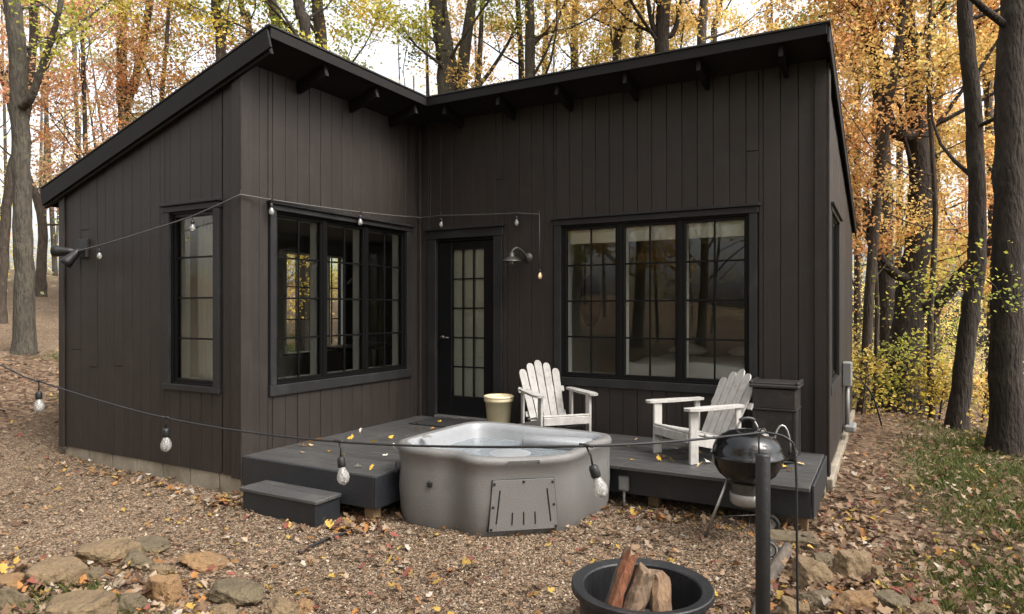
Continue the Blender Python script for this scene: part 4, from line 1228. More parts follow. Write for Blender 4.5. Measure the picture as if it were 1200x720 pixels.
# ------------------------------------------------------------------ stones
def make_stone(label, u, v, d, wpx, hpx, mt, seed, group, deep=0.8):
    """field stone half sunk in the ground; size read at the depth of the ground it lies on"""
    p = at(u, v, d)
    # slide along the view ray until the stone's centre sits on the ground
    for _ in range(12):
        g = gh(p[0], p[1]) + 0.25 * hpx / F * d
        dd = (p[2] - g) / max(0.05, (v - HY) / F)
        d = d + dd * 0.7
        p = at(u, v, d)
    k_ = 0.80 if u < 600 else 1.08
    w_, h_ = k_ * wpx / F * d, k_ * 0.95 * hpx / F * d
    bm = bmesh.new()
    bmesh.ops.create_icosphere(bm, subdivisions=4, radius=1.0)
    r = np.random.default_rng(seed)
    dirs = r.normal(size=(13, 3)); dirs[0] = (0.05, -0.1, 1); dirs[1] = (0.2, -1, 0.35); dirs[2] = (-1, -0.3, 0.3); dirs[3] = (1, -0.4, 0.2)
    dirs /= np.linalg.norm(dirs, axis=1, keepdims=True)
    offs = r.uniform(0.45, 0.8, 13)
    ph = r.uniform(0, 6, 9)
    for vt in bm.verts:
        c = np.array(vt.co)
        k = 1.0
        for q, o in zip(dirs, offs):
            dp = c @ q
            if dp > 1e-3: k = min(k, o / dp)
        k *= 1 + 0.05 * math.sin(4 * c[0] + ph[0]) * math.sin(5 * c[1] + ph[1]) + 0.05 * math.sin(9 * c[2] + ph[2]) * math.sin(8 * c[0] + ph[3]) + 0.035 * math.sin(17 * c[1] + ph[4]) * math.sin(19 * c[0] + ph[5])
        vt.co = Vector((c[0] * k * w_ * 0.70, c[1] * k * w_ * 0.62 * deep, c[2] * k * h_ * 0.85))
    me = bpy.data.meshes.new('stone')
    bm.to_mesh(me); bm.free()
    me.materials.append(M[mt])
    o = bpy.data.objects.new('stone', me)
    COL.objects.link(o)
    o.location = p
    o.rotation_euler = (r.uniform(-.1, .1), r.uniform(-.1, .1), YAW + r.uniform(-.25, .25))
    tag(o, label, 'stone', group)
    return o
GL, GR_ = 'field stones in the left bed', 'field stones by the edging log'
stone_list = [
 ('squarish orange-tan stone standing proud in the left bed', 192, 690, 3.6, 52, 40, 'rock_orange', 1, GL),
 ('long flat pale tan stone at the back right of the left bed', 234, 652, 4.0, 68, 22, 'rock_orange', 2, GL),
 ('orange flat stone cut by the left picture edge', 12, 678, 3.9, 46, 16, 'rock_orange', 3, GL),
 ('large sloping tan boulder in the left bed', 62, 672, 3.8, 72, 42, 'rock_tan', 4, GL),
 ('broad mossy tan slab at the back of the left bed', 122, 648, 4.1, 80, 32, 'rock_tan', 5, GL),
 ('dark mossy stone in the lower left corner', 15, 700, 3.6, 50, 34, 'rock_grey', 6, GL),
 ('wide tan boulder at the bottom edge left of the orange stone', 85, 714, 3.5, 90, 40, 'rock_tan', 7, GL),
 ('flat grey-green slab at the bottom edge right of the orange stone', 275, 692, 3.5, 76, 34, 'rock_grey', 8, GL),
 ('small tan stone touching the top of the orange stone', 188, 664, 3.8, 30, 16, 'rock_tan', 9, GL),
 ('low grey stone behind the orange stone', 160, 655, 4.0, 54, 22, 'rock_grey', 10, GL),
 ('pale flat stone furthest back in the left bed', 172, 638, 4.2, 60, 18, 'rock_grey', 11, GL),
 ('mossy stone between the orange stone and the bottom edge', 152, 706, 3.5, 44, 30, 'rock_grey', 12, GL),
 ('rounded tan stone at the bottom edge under the flat slab', 258, 716, 3.4, 44, 24, 'rock_tan', 13, GL),
 ('tan stone right of the flat slab at the bottom edge', 330, 712, 3.5, 50, 26, 'rock_tan', 14, GL),
 ('small brown stone furthest right in the left bed', 358, 706, 3.5, 28, 20, 'rock_orange', 15, GL),
 ('small dull stone behind the large sloping boulder', 108, 668, 3.9, 34, 22, 'rock_grey', 16, GL),
 ('largest tan stone on the right, behind the edging log', 998, 664, 3.9, 46, 42, 'rock_tan', 21, GR_),
 ('round brown stone left of the largest tan stone on the right', 950, 672, 3.8, 44, 32, 'rock_tan', 22, GR_),
 ('flat orange-brown slab at the bottom edge on the right', 1004, 706, 3.6, 48, 20, 'rock_orange', 23, GR_),
 ('grey slab furthest right among the stones by the edging log', 1050, 706, 3.6, 42, 22, 'rock_grey', 24, GR_),
 ('tan stone standing beside the hanging timer plug', 932, 712, 3.5, 34, 30, 'rock_tan', 25, GR_),
 ('small tan stone touching the right side of the largest stone', 1028, 670, 3.8, 24, 22, 'rock_tan', 26, GR_),
 ('small stone just above the round brown stone', 965, 655, 4.1, 30, 16, 'rock_grey', 27, GR_),
 ('low dull stone between the round stone and the bottom slab', 958, 698, 3.6, 46, 20, 'rock_grey', 28, GR_),
 ('pale slab at the bottom edge right of the orange-brown slab', 1085, 714, 3.5, 40, 18, 'rock_tan', 29, GR_),
]
for a in stone_list:
    make_stone(a[0], a[1], a[2] + 5, *a[3:])

# ------------------------------------------------------------------ leaves, trees
PAL = {
 'yellow': [(0.50, 0.34, 0.06), (0.44, 0.30, 0.05), (0.38, 0.30, 0.06), (0.55, 0.40, 0.12)],
 'yg': [(0.30, 0.29, 0.05), (0.22, 0.24, 0.05), (0.42, 0.34, 0.06), (0.36, 0.32, 0.08)],
 'green': [(0.13, 0.19, 0.04), (0.20, 0.24, 0.05), (0.30, 0.29, 0.05), (0.10, 0.15, 0.035)],
 'orange': [(0.61, 0.34, 0.14), (0.60, 0.30, 0.12), (0.61, 0.40, 0.17), (0.56, 0.25, 0.10)],
 'gold': [(0.61, 0.41, 0.14), (0.60, 0.37, 0.12), (0.56, 0.43, 0.15), (0.54, 0.32, 0.10)],
 'pink': [(0.60, 0.30, 0.18), (0.62, 0.36, 0.19), (0.56, 0.25, 0.14), (0.60, 0.42, 0.20)],
 'pale': [(0.60, 0.44, 0.22), (0.54, 0.44, 0.20), (0.58, 0.48, 0.27), (0.52, 0.42, 0.16)],
}
for _k in PAL:
    PAL[_k] = [tuple(min(0.7, c * (1.15 if i == 0 else 1.22)) for i, c in enumerate(q)) for q in PAL[_k]]
def leaf_quads(P, size, pal, r, flat=0.35, clump=None):
    """folded rhombic leaves at points P"""
    n = len(P)
    s = size * r.uniform(0.65, 1.25, n)[:, None]
    ax = r.normal(size=(n, 3)); ax[:, 2] *= 0.7
    ax /= np.linalg.norm(ax, axis=1, keepdims=True)
    up = r.normal(size=(n, 3)) * flat + np.array([0, 0, 1.0])
    sd_ = np.cross(ax, up); sd_ /= (np.linalg.norm(sd_, axis=1, keepdims=True) + 1e-6)
    nr = np.cross(sd_, ax)
    b0 = P - ax * s * 0.5
    t0 = P + ax * s * 0.5 - nr * s * 0.10
    l0 = P + sd_ * s * 0.36 + nr * s * 0.14
    r0 = P - sd_ * s * 0.36 + nr * s * 0.14
    V = np.stack([b0, r0, t0, l0], 1).reshape(-1, 3)
    Fq = np.arange(4 * n).reshape(n, 4)
    pc = np.array(PAL[pal]) if isinstance(pal, str) else np.array(pal)
    idx = r.integers(0, len(pc), n)
    if clump is not None:
        idx = np.where(r.random(n) < 0.65, clump % len(pc), idx)
    c = pc[idx] * r.uniform(0.7, 1.25, n)[:, None]
    return V, Fq, np.repeat(c, 4, axis=0)

def wander(p, d, L, n, r, wob=0.16, curl=0.10):
    pts = [np.array(p, float)]
    d = np.array(d, float); d /= np.linalg.norm(d)
    for k in range(n):
        d = d + r.normal(size=3) * wob + np.array([0, 0, curl])
        d /= np.linalg.norm(d)
        pts.append(pts[-1] + d * L / n)
    return pts

def make_tree(label, path, r0, r1, bark, pal, seed, limbs=8, zmin=3.0, L=2.6, leaves=4200, lsize=0.10, group=None, name='tree',
              extra=(), sub=4, spread=0.19, cat='tree', sparse=1.0, flare=1.5, elev=0.55):
    r = np.random.default_rng(seed)
    base = np.array(path[0], float)
    t = thing(name, label, cat, base, 0, group)
    P = catmull([np.array(p) - base for p in path], 7, False)
    P = P + np.concatenate([np.zeros((1, 3)), r.normal(size=(len(P) - 1, 3)) * r0 * 0.05]) * np.array([1, 1, 0])
    n = len(P)
    hh = np.linspace(0, 1, n)
    rad = r0 + (r1 - r0) * hh
    rad = rad * (1 + r.normal(size=n) * 0.015)
    zrel = P[:, 2]
    rad = rad * (1 + (flare - 1) * np.exp(-np.maximum(zrel, 0) / (2.0 * r0 + 0.05)))
    m = MB()
    m.tube(P, list(rad), 12 if r0 > 0.09 else 8)
    tips, cid = [], []
    Ls = []
    ztop = P[-1, 2]
    for k in range(limbs):
        z = zmin - base[2] + (ztop * 0.97 - zmin + base[2]) * (k + r.uniform(0, 1)) / limbs
        i = int(np.clip(np.searchsorted(P[:, 2], z), 1, n - 1))
        az = r.uniform(0, 2 * math.pi)
        el = r.uniform(elev - 0.3, elev + 0.35)
        Ls.append((P[i], np.array([math.cos(az) * math.cos(el), math.sin(az) * math.cos(el), math.sin(el)]), L * r.uniform(0.6, 1.15), min(rad[i] * 0.32, 0.05)))
    pathlimbs = []
    for (i_f, pts, rr) in extra:                # explicit limbs, world points
        f0 = np.array(pts[0]) - base
        i = int(np.argmin(np.abs(P[:, 2] - (f0[2] - 0.7 * np.min(np.hypot(P[:, 0] - f0[0], P[:, 1] - f0[1]))))))
        q = catmull([P[i]] + [np.array(x) - base for x in pts], 6, False)
        m.tube(q, list(np.linspace(rr, rr * 0.4, len(q))), 8)
        pathlimbs.append((q, rr * 0.4, L * 0.9))
    for (p, d, ll, rr) in Ls:
        q = wander(p, d, ll, 5, r)
        m.tube(q, list(np.linspace(rr, rr * 0.25, 6)), 6, False)
        pathlimbs.append((np.array(q), rr * 0.3, ll))
    pathlimbs.append((P[int(n * 0.8):], r1, L))
    for li, (q, rr, ll) in enumerate(pathlimbs):
        for k in range(sub):
            f = r.uniform(0.3, 1.0)
            i = min(int(f * (len(q) - 1)) + 1, len(q) - 1)
            d = q[i] - q[i - 1]
            d = d / (np.linalg.norm(d) + 1e-6) + r.normal(size=3) * 0.6
            l2 = ll * r.uniform(0.3, 0.55)
            q2 = wander(q[i], d, l2, 4, r, 0.22, 0.05)
            m.tube(q2, list(np.linspace(max(0.007, rr * 0.7), 0.004, 5)), 4, False)
            for j in range(3):
                s_ = q2[r.integers(1, 5)]
                d3 = (q2[-1] - q2[0]) / (l2 + 1e-6) + r.normal(size=3) * 0.8
                q3 = wander(s_, d3, l2 * 0.6, 3, r, 0.25, 0.0)
                m.tube(q3, [0.005, 0.004, 0.003, 0.0025], 3, False)
                tips.append(np.array(q3)); cid.append(li * 7 + k)
    m.build('trunk', bark, t, True)
    leaves = int(leaves * (1.0 if name == 'shrub' else 1.5))
    lsize = lsize * (1.0 if name == 'shrub' else 0.80)
    if leaves > 0 and tips:
        T = np.array(tips)
        C = np.array(cid)
        ti = r.integers(0, len(T), leaves)
        f = r.random(leaves) * 3
        a = np.floor(f).astype(int); fr = (f - a)[:, None]
        pts = T[ti, a] * (1 - fr) + T[ti, np.minimum(a + 1, 3)] * fr
        pts = pts + r.normal(size=(leaves, 3)) * np.array([spread, spread, spread * 0.6])
        V, Fq, cc = leaf_quads(pts, lsize, pal, r, 0.6, C[ti])
        big_mesh('crown', V, Fq, 'leaf', cc, t)
    return t

def px_path(pts, d, ext=4.0, lean=0.0):
    """trunk from photo pixels at one distance, run down to the ground and up beyond the frame"""
    P = [at(u, v, d + lean * (pts[0][1] - v) / 100.0) for u, v in pts]
    b = P[0].copy()
    g = gh(b[0], b[1]) - 0.15
    if b[2] > g + 0.3:
        P = [np.array([b[0] - (P[1][0] - b[0]) * 0.15, b[1], g])] + P
    else:
        P[0][2] = g
    dv = P[-1] - P[-2]; dv /= np.linalg.norm(dv)
    dv = dv * 0.6 + np.array([0, 0, 0.4]); dv /= np.linalg.norm(dv)
    P += [P[-1] + dv * ext * 0.5, P[-1] + dv * ext]
    return P

# --- right-hand trees, near to far
make_tree('thick dark trunk nearest the right picture edge', px_path([(1180, 527), (1180, 400), (1182, 250), (1184, 100), (1190, 0)], 8.0, 5), 0.172, 0.14, 'bark_dark', 'yg', 101,
          limbs=8, zmin=4.2, L=2.2, leaves=3400, lsize=0.06, extra=[(0.30, [at(1165, 335, 7.6), at(1130, 322, 7.3)], 0.012)])
make_tree('slim leaning trunk just left of the thickest right-hand trunk', px_path([(1120, 508), (1132, 400), (1146, 290), (1142, 150), (1130, 0)], 9.5, 5), 0.125, 0.085, 'bark_dark', 'gold', 102,
          limbs=10, zmin=2.8, L=2.3, leaves=5500, lsize=0.085)
make_tree('big dark forked tree with two spreading lower limbs at right', px_path([(1066, 462), (1062, 400), (1073, 300), (1078, 200), (1072, 100), (1060, 0)], 13.0, 5), 0.35, 0.05, 'bark_dark', 'orange', 103,
          limbs=16, zmin=3.0, L=3.2, leaves=13000, lsize=0.105, sub=5,
          extra=[(0.20, [at(1045, 318, 12.8), at(1022, 285, 12.6), at(1012, 235, 12.4)], 0.12), (0.16, [at(1100, 352, 12.7), at(1130, 318, 12.4), at(1165, 280, 12.2), at(1200, 235, 12)], 0.15), (0.45, [at(1045, 150, 12.8), at(1022, 60, 12.6), at(1000, -20, 12.4)], 0.14)])
make_tree('thin pole-like tree leaning right across the orange foliage', px_path([(1012, 462), (1022, 300), (1038, 150), (1060, 0)], 11.5, 5), 0.085, 0.06, 'bark_mid', 'gold', 104, limbs=7, zmin=4.5, L=1.9, leaves=2600, lsize=0.09)
make_tree('dark crooked trunk rising just beyond the right roof corner', px_path([(1040, 420), (1034, 200), (1030, 90), (1016, 30), (985, -20)], 15.0, 4), 0.20, 0.13, 'bark_dark', 'green', 105, limbs=8, zmin=6.0, L=2.6, leaves=3800, lsize=0.11, extra=[(0.75, [at(1005, 10, 14.6), at(960, 20, 14)], 0.06)])
for k, (u, d, w_, pal, lb) in enumerate([(1098, 22, 0.14, 'orange', 'slender distant tree behind the big forked tree'), (1160, 19, 0.13, 'gold', 'slender distant tree between the two nearest right-hand trunks'),
                                 (1004, 24, 0.13, 'gold', 'slender distant tree hard against the right wall of the cabin'), (1048, 27, 0.15, 'orange', 'far straight tree left of the big forked tree'),
                                 (1194, 15, 0.15, 'gold', 'tree trunk half hidden behind the thickest right-hand trunk')]):
    make_tree(lb, px_path([(u, 450), (u + random.uniform(-8, 8), 250), (u + random.uniform(-12, 12), 40)], d, 4), w_, w_ * 0.6, 'bark_mid', pal, 120 + k, limbs=18, zmin=0.3, L=3.0, leaves=11000, lsize=0.12)

make_tree('slender orange-leaved sapling in front of the big forked tree', px_path([(1092, 488), (1090, 380), (1096, 250), (1088, 100), (1090, 20)], 11.0, 2), 0.05, 0.02, 'bark_mid', 'orange', 131, limbs=18, zmin=2.2, L=2.3, leaves=9500, lsize=0.085, sub=4, spread=0.2, elev=0.25)
make_tree('slender golden sapling between cabin wall and forked tree', px_path([(1022, 480), (1028, 380), (1024, 250), (1030, 140)], 12.0, 2), 0.045, 0.02, 'bark_mid', 'gold', 132, limbs=16, zmin=2.0, L=1.9, leaves=7000, lsize=0.085, sub=4, spread=0.2, elev=0.25)
# --- left-hand trees
make_tree('grey lichen-covered tree standing nearest at the left edge', px_path([(28, 415), (28, 300), (24, 180), (20, 60), (10, -30)], 12.5, 4), 0.165, 0.12, 'bark_grey', 'yg', 201, limbs=7, zmin=6.2, L=2.3, leaves=3000, lsize=0.10,
          extra=[(0.40, [at(36, 115, 12.3), at(52, 70, 12.2), at(68, 20, 12.0), at(74, -20, 12)], 0.085)])
make_tree('thin curved trunk crossing behind the lichen-covered tree', px_path([(2, 330), (12, 210), (28, 150), (38, 60), (40, -20)], 15.5, 4), 0.11, 0.07, 'bark_mid', 'yellow', 202, limbs=6, zmin=6.0, L=2.2, leaves=2000, lsize=0.11)
make_tree('short dark snag-like tree between lichen-covered tree and cabin', px_path([(48, 330), (50, 270), (44, 235), (30, 200)], 21, 3), 0.15, 0.09, 'bark_mid', 'pink', 203, limbs=8, zmin=4.0, L=2.4, leaves=2600, lsize=0.14)
make_tree('pale upright trunk above the low left roof edge', px_path([(145, 170), (143, 90), (142, 0)], 19, 4), 0.15, 0.11, 'bark_grey', 'pale', 204, limbs=9, zmin=4.5, L=2.8, leaves=4000, lsize=0.12)
make_tree('slanting trunk paired with the pale upright trunk at left', px_path([(147, 150), (160, 90), (176, 0)], 19.6, 4), 0.13, 0.08, 'bark_grey', 'yellow', 205, limbs=8, zmin=4.5, L=2.6, leaves=3600, lsize=0.12)
make_tree('small salmon-pink maple glowing left of the roof slope', px_path([(101, 230), (100, 160), (97, 60)], 17, 1), 0.075, 0.03, 'bark_mid', 'pink', 206, limbs=14, zmin=3.6, L=2.0, leaves=6500, lsize=0.10, spread=0.22)
make_tree('low orange maple peeking over the roof slope at left', px_path([(185, 190), (190, 110), (196, 40)], 18, 1), 0.08, 0.03, 'bark_mid', 'orange', 207, limbs=12, zmin=4.0, L=2.2, leaves=4800, lsize=0.11, spread=0.22)
# --- trees behind the cabin
beh = [
 (255, 17, 0.13, 'yg', 'dark slim trunk rising behind the upper left roof slope', [(259, 70), (255, 30), (252, -10)], 'bark_mid'),
 (288, 19, 0.09, 'green', 'thin trunk close left of the front roof peak', [(292, 50), (286, 20), (280, -10)], 'bark_mid'),
 (322, 20, 0.16, 'yg', 'trunk directly behind the front roof peak', [(326, 60), (322, 20), (318, -10)], 'bark_mid'),
 (355, 16, 0.14, 'yellow', 'left one of two dark trunks right of the roof peak', [(358, 60), (353, 20), (347, -10)], 'bark_dark'),
 (372, 18, 0.17, 'yg', 'right one of two dark trunks right of the roof peak', [(376, 70), (373, 20), (371, -10)], 'bark_mid'),
 (608, 19, 0.09, 'gold', 'thin dark trunk left of the stout trunk behind the roof valley', [(611, 100), (609, 40), (606, -10)], 'bark_dark'),
 (621, 16, 0.13, 'gold', 'stout straight trunk behind the roof right of the valley', [(621, 95), (621, 40), (620, -10)], 'bark_grey'),
 (640, 24, 0.10, 'orange', 'slim pale trunk beside the stout straight trunk', [(638, 90), (640, 40), (643, -10)], 'bark_mid'),
 (673, 21, 0.13, 'yellow', 'straight trunk above the middle of the long roof edge', [(673, 90), (673, 40), (675, -10)], 'bark_mid'),
 (725, 17, 0.12, 'gold', 'leaning trunk left of the dark forked tree above the roof', [(722, 80), (731, 30), (737, -10)], 'bark_mid'),
 (750, 20, 0.12, 'yellow', 'pale trunk right of the leaning trunk above the roof', [(748, 80), (750, 30), (752, -10)], 'bark_grey'),
 (823, 19, 0.14, 'gold', 'left one of the paired trunks above the right roof', [(822, 70), (824, 20), (825, -10)], 'bark_mid'),
 (840, 22, 0.11, 'orange', 'right one of the paired trunks above the right roof', [(836, 70), (841, 20), (845, -10)], 'bark_grey'),
]
for k, (u, d, w_, pal, lb, pts, bk) in enumerate(beh):
    make_tree(lb, px_path(pts, d, 4), w_, w_ * 0.75, bk, pal, 300 + k, limbs=10, zmin=4.6, L=2.9, leaves=4200, lsize=0.12)
# clump of stems behind the valley, one tree with several trunks
c0_ = at(540, 110, 17)
make_tree('stout grey multi-stem tree rising behind the roof valley', px_path([(524, 110), (520, 60), (512, 0), (506, -40)], 17, 4), 0.26, 0.20, 'bark_grey', 'yg', 320, limbs=9, zmin=6.5, L=2.8, leaves=5500, lsize=0.11,
          extra=[(0.30, [at(538, 110, 17), at(546, 50, 17), at(556, -20, 17), at(560, -80, 17)], 0.20), (0.32, [at(556, 105, 17.4), at(563, 50, 17.6), at(566, -40, 17.8)], 0.11), (0.30, [at(566, 95, 16.8), at(590, 60, 16.6), at(606, 30, 16.5)], 0.07), (0.62, [at(505, 45, 16.8), at(482, 22, 16.6)], 0.06)])
make_tree('dark forked tree with three stems above the long roof edge', px_path([(776, 80), (776, 30), (779, -20)], 16, 4), 0.19, 0.13, 'bark_dark', 'gold', 321, limbs=9, zmin=6.0, L=2.6, leaves=4200, lsize=0.11,
          extra=[(0.42, [at(768, 40, 16), at(760, 5, 16), at(757, -40, 16)], 0.09), (0.42, [at(788, 40, 16), at(797, 10, 16), at(802, -40, 16)], 0.08)])

# --- undergrowth on the right
shr = [(1035, 505, 12.0, 0.95, 'yg', 'yellow-green sapling at the foot of the big forked tree'), (1078, 500, 11.5, 0.9, 'yg', 'leafy yellow-green bush right of the big forked trunk'),
       (1010, 508, 10.6, 0.65, 'yellow', 'small yellow bush near the cabin side wall'), (1100, 512, 11.0, 0.55, 'yellow', 'bright yellow low bush before the slim leaning trunk'),
       (1150, 505, 10.6, 0.6, 'gold', 'golden bush between the two nearest right-hand trunks'), (1195, 530, 8.6, 0.4, 'yellow', 'low yellow plant at the right picture edge'),
       (1060, 490, 15.5, 1.3, 'yellow', 'taller yellow shrub behind the undergrowth on the right'), (1130, 485, 14.5, 1.2, 'pale', 'pale shrub behind the slim leaning trunk'), (1000, 490, 14, 1.1, 'gold', 'golden shrub just beyond the utility box')]
for k, (u, v, d, h, pal, lb) in enumerate(shr):
    p = at(u, v, d); p[2] = gh(p[0], p[1]) - 0.05
    make_tree(lb, [p, p + (0.03, 0.02, h * 0.5), p + (0.06, -0.02, h)], 0.02, 0.008, 'bark_mid', pal, 400 + k, limbs=11, zmin=p[2] + 0.12, L=h * 0.95, leaves=650, lsize=0.07, name='shrub', spread=0.14, cat='shrub', sub=3, flare=1.0, elev=0.4)

# --- trees behind the viewer, mirrored in the panes
for k, (x, y, w_, pal) in enumerate([(-6, -9, .2, 'gold'), (-1.5, -11, .16, 'orange'), (3.5, -7, .22, 'yg'), (7, -1, .2, 'gold'), (9, 5, .24, 'orange'), (-11, -7, .18, 'yellow'), (5.5, -13, .2, 'gold'), (12, 1, .2, 'yellow'), (-4, -13, .2, 'yg'), (-8.5, -12, .22, 'gold'), (-7, -16, .2, 'orange'), (-12, -14, .2, 'yg'), (-3.2, -7.5, .13, 'yg'), (9, -8, .2, 'orange'), (14, -4, .2, 'gold')]):
    b0 = np.array([x, y, gh(x, y) - 0.1])
    make_tree('tree out of the picture, mirrored in the window panes', [b0, b0 + (0.2, 0.1, 4), b0 + (0.1, 0.3, 8), b0 + (0.3, 0.2, 12)], w_, w_ * 0.5, 'bark_mid', pal, 500 + k, limbs=12, zmin=1.8, L=3.4, leaves=5000, lsize=0.18, group='trees behind the viewer')

for k, (x, y, pal, lb) in enumerate([(-11.5, 10.3, 'yellow', 'yellow tree glimpsed through the left wing of the cabin, nearer one'), (-13.5, 11.2, 'gold', 'golden tree glimpsed through the left wing of the cabin, further one')]):
    b0 = np.array([x, y, gh(x, y) - 0.1])
    make_tree(lb, [b0, b0 + (0.05, 0.1, 1.6), b0 + (0.1, 0.0, 3.4)], 0.05, 0.02, 'bark_mid', pal, 560 + k, limbs=14, zmin=b0[2] + 0.4, L=1.5, leaves=4500, lsize=0.09, spread=0.25)

# ------------------------------------------------------------------ far wood: reads as one mass
r = np.random.default_rng(11)
mbt = MB()
Vs, Fs, Cs, off = [], [], [], 0
nclump = 4600
fwd = math.pi / 2 + YAW
NA = 0
def wood_point(r, inview):
    a = fwd + (r.uniform(-0.80, 0.80) if inview else r.uniform(0.9, 2 * math.pi - 0.9))
    d = (24 if inview else 16) + 46 * r.random() ** 0.9
    return a, d
for k in range(250):
    a, d = wood_point(r, k < 150)
    x, y = d * math.cos(a), d * math.sin(a)
    z = gh(x, y) - 0.2
    H = r.uniform(9, 15)
    ln = r.normal(size=2) * 0.5
    w_ = r.uniform(0.05, 0.15)
    mbt.tube([(x, y, z), (x + ln[0] * .4, y + ln[1] * .4, z + H * .5), (x + ln[0], y + ln[1], z + H)], [w_, w_ * .75, w_ * .3], 6, False)
    for j in range(4):
        zz = z + H * r.uniform(0.3, 0.9)
        dd = r.normal(size=3); dd[2] = abs(dd[2]) + 0.4
        q = wander((x + ln[0] * .5, y + ln[1] * .5, zz), dd, r.uniform(1.5, 3.5), 3, r)
        mbt.tube(q, [w_ * .35, w_ * .25, w_ * .15, w_ * .06], 4, False)
cl_P, cl_n, cl_pal = [], [], []
for k in range(nclump):
    inview = k < 2800
    a, d = wood_point(r, inview)
    x, y = d * math.cos(a), d * math.sin(a)
    g = gh(x, y)
    z = g + 0.3 + 12.5 * r.random() ** 1.7
    rel = (fwd - a) if inview else 0.0          # positive to the right
    if inview and rel < -0.35: pn = r.choice(['pink', 'pale', 'gold', 'yellow', 'yg'], p=[.28, .30, .14, .18, .10])
    elif inview and rel < 0.15: pn = r.choice(['yellow', 'yg', 'gold', 'pale', 'orange'], p=[.32, .24, .18, .16, .10])
    else: pn = r.choice(['gold', 'orange', 'yellow', 'yg', 'pale'], p=[.32, .26, .2, .10, .12])
    n = int(r.integers(22, 38))
    if inview and rel < -0.3 and r.random() < 0.3: continue
    if inview and rel > 0.25 and r.random() < 0.5: z = g + 0.2 + 6.0 * r.random()
    pts = np.array([x, y, z]) + r.normal(size=(n, 3)) * np.array([0.6, 0.6, 0.26])
    V, Fq, cc = leaf_quads(pts, 0.125 if d < 45 else 0.17, np.clip(np.array(PAL[pn]) * 1.3, 0, 0.72), r, 0.6)  # far leaves coloured brighter to make up for light lost in self-shading
    Vs.append(V); Fs.append(Fq + off); Cs.append(cc); off += len(V)
wood = mbt.build('far_wood', 'bark_grey', None, True)
tag(wood, 'autumn woodland of slim trunks and yellow-orange leaves all round the clearing', None, None, 'stuff')
lv = big_mesh('foliage', np.concatenate(Vs), np.concatenate(Fs), 'leaf', np.concatenate(Cs), wood)
lv['kind'] = 'stuff'

# ------------------------------------------------------------------ ground cover: pebbles, fallen leaves, grass
r = np.random.default_rng(21)
def scatter(n, d0, d1, r, a0=-0.75, a1=0.75):
    d = np.exp(r.uniform(math.log(d0), math.log(d1), n))
    a = fwd - r.uniform(a0, a1, n)
    return d * np.cos(a), d * np.sin(a)
def outside(x, y, pad=0.0):
    house = ((x > XL - pad) & (x < XB + pad) & (y > YA - pad) & (y < YK)) | ((x > XB - pad) & (x < XR + pad) & (y > YC - 0.9) & (y < YK))
    pit = np.hypot(x - fx, y - fy) < 0.31
    return ~(house | pit)
def pebbles(n):
    x, y = scatter(n, 2.6, 11, r)
    g1, _ = zones(x, y)
    k = (r.random(n) < g1 * 0.95 + 0.02) & outside(x, y)
    x, y = x[k], y[k]; n = len(x)
    s = r.uniform(0.0035, 0.0105, n) * r.choice([1, 1, 1, 1.5], n)
    z = ground_h(x, y) + s * 0.25
    base = np.array([[1, 0, 0], [0, 1, 0], [-1, 0, 0], [0, -1, 0], [0, 0, 1.0]]) 
    ang = r.uniform(0, 6.28, n)
    el = r.uniform(0.6, 1.1, n)
    c_, s_ = np.cos(ang), np.sin(ang)
    V = np.zeros((n, 5, 3))
    J = base[None] * r.uniform(0.75, 1.2, (n, 5, 1))
    J[:, :, 1] *= el[:, None]; J[:, :, 2] *= 0.7
    V[:, :, 0] = x[:, None] + s[:, None] * (J[:, :, 0] * c_[:, None] - J[:, :, 1] * s_[:, None])
    V[:, :, 1] = y[:, None] + s[:, None] * (J[:, :, 0] * s_[:, None] + J[:, :, 1] * c_[:, None])
    V[:, :, 2] = z[:, None] + s[:, None] * (J[:, :, 2] + r.uniform(-0.15, 0.15, (n, 5)))
    tri = np.array([[0, 1, 4], [1, 2, 4], [2, 3, 4], [3, 0, 4]])
    Fq = (np.arange(n)[:, None, None] * 5 + tri[None]).reshape(-1, 3)
    pc = np.array([(0.17, 0.116, 0.073), (0.24, 0.172, 0.115), (0.065, 0.043, 0.027), (0.34, 0.255, 0.175), (0.18, 0.137, 0.103), (0.44, 0.37, 0.28), (0.22, 0.122, 0.066)])
    c = ALB * pc[r.choice(len(pc), n, p=[.27, .22, .24, .08, .09, .02, .08])] * r.uniform(0.75, 1.2, n)[:, None]
    return V.reshape(-1, 3), Fq, np.repeat(c, 5, axis=0)
V, Fq, cc = pebbles(130000)
tag(big_mesh('gravel', V, Fq, 'pebble', cc), 'loose brown gravel spread over the yard', None, None, 'stuff')

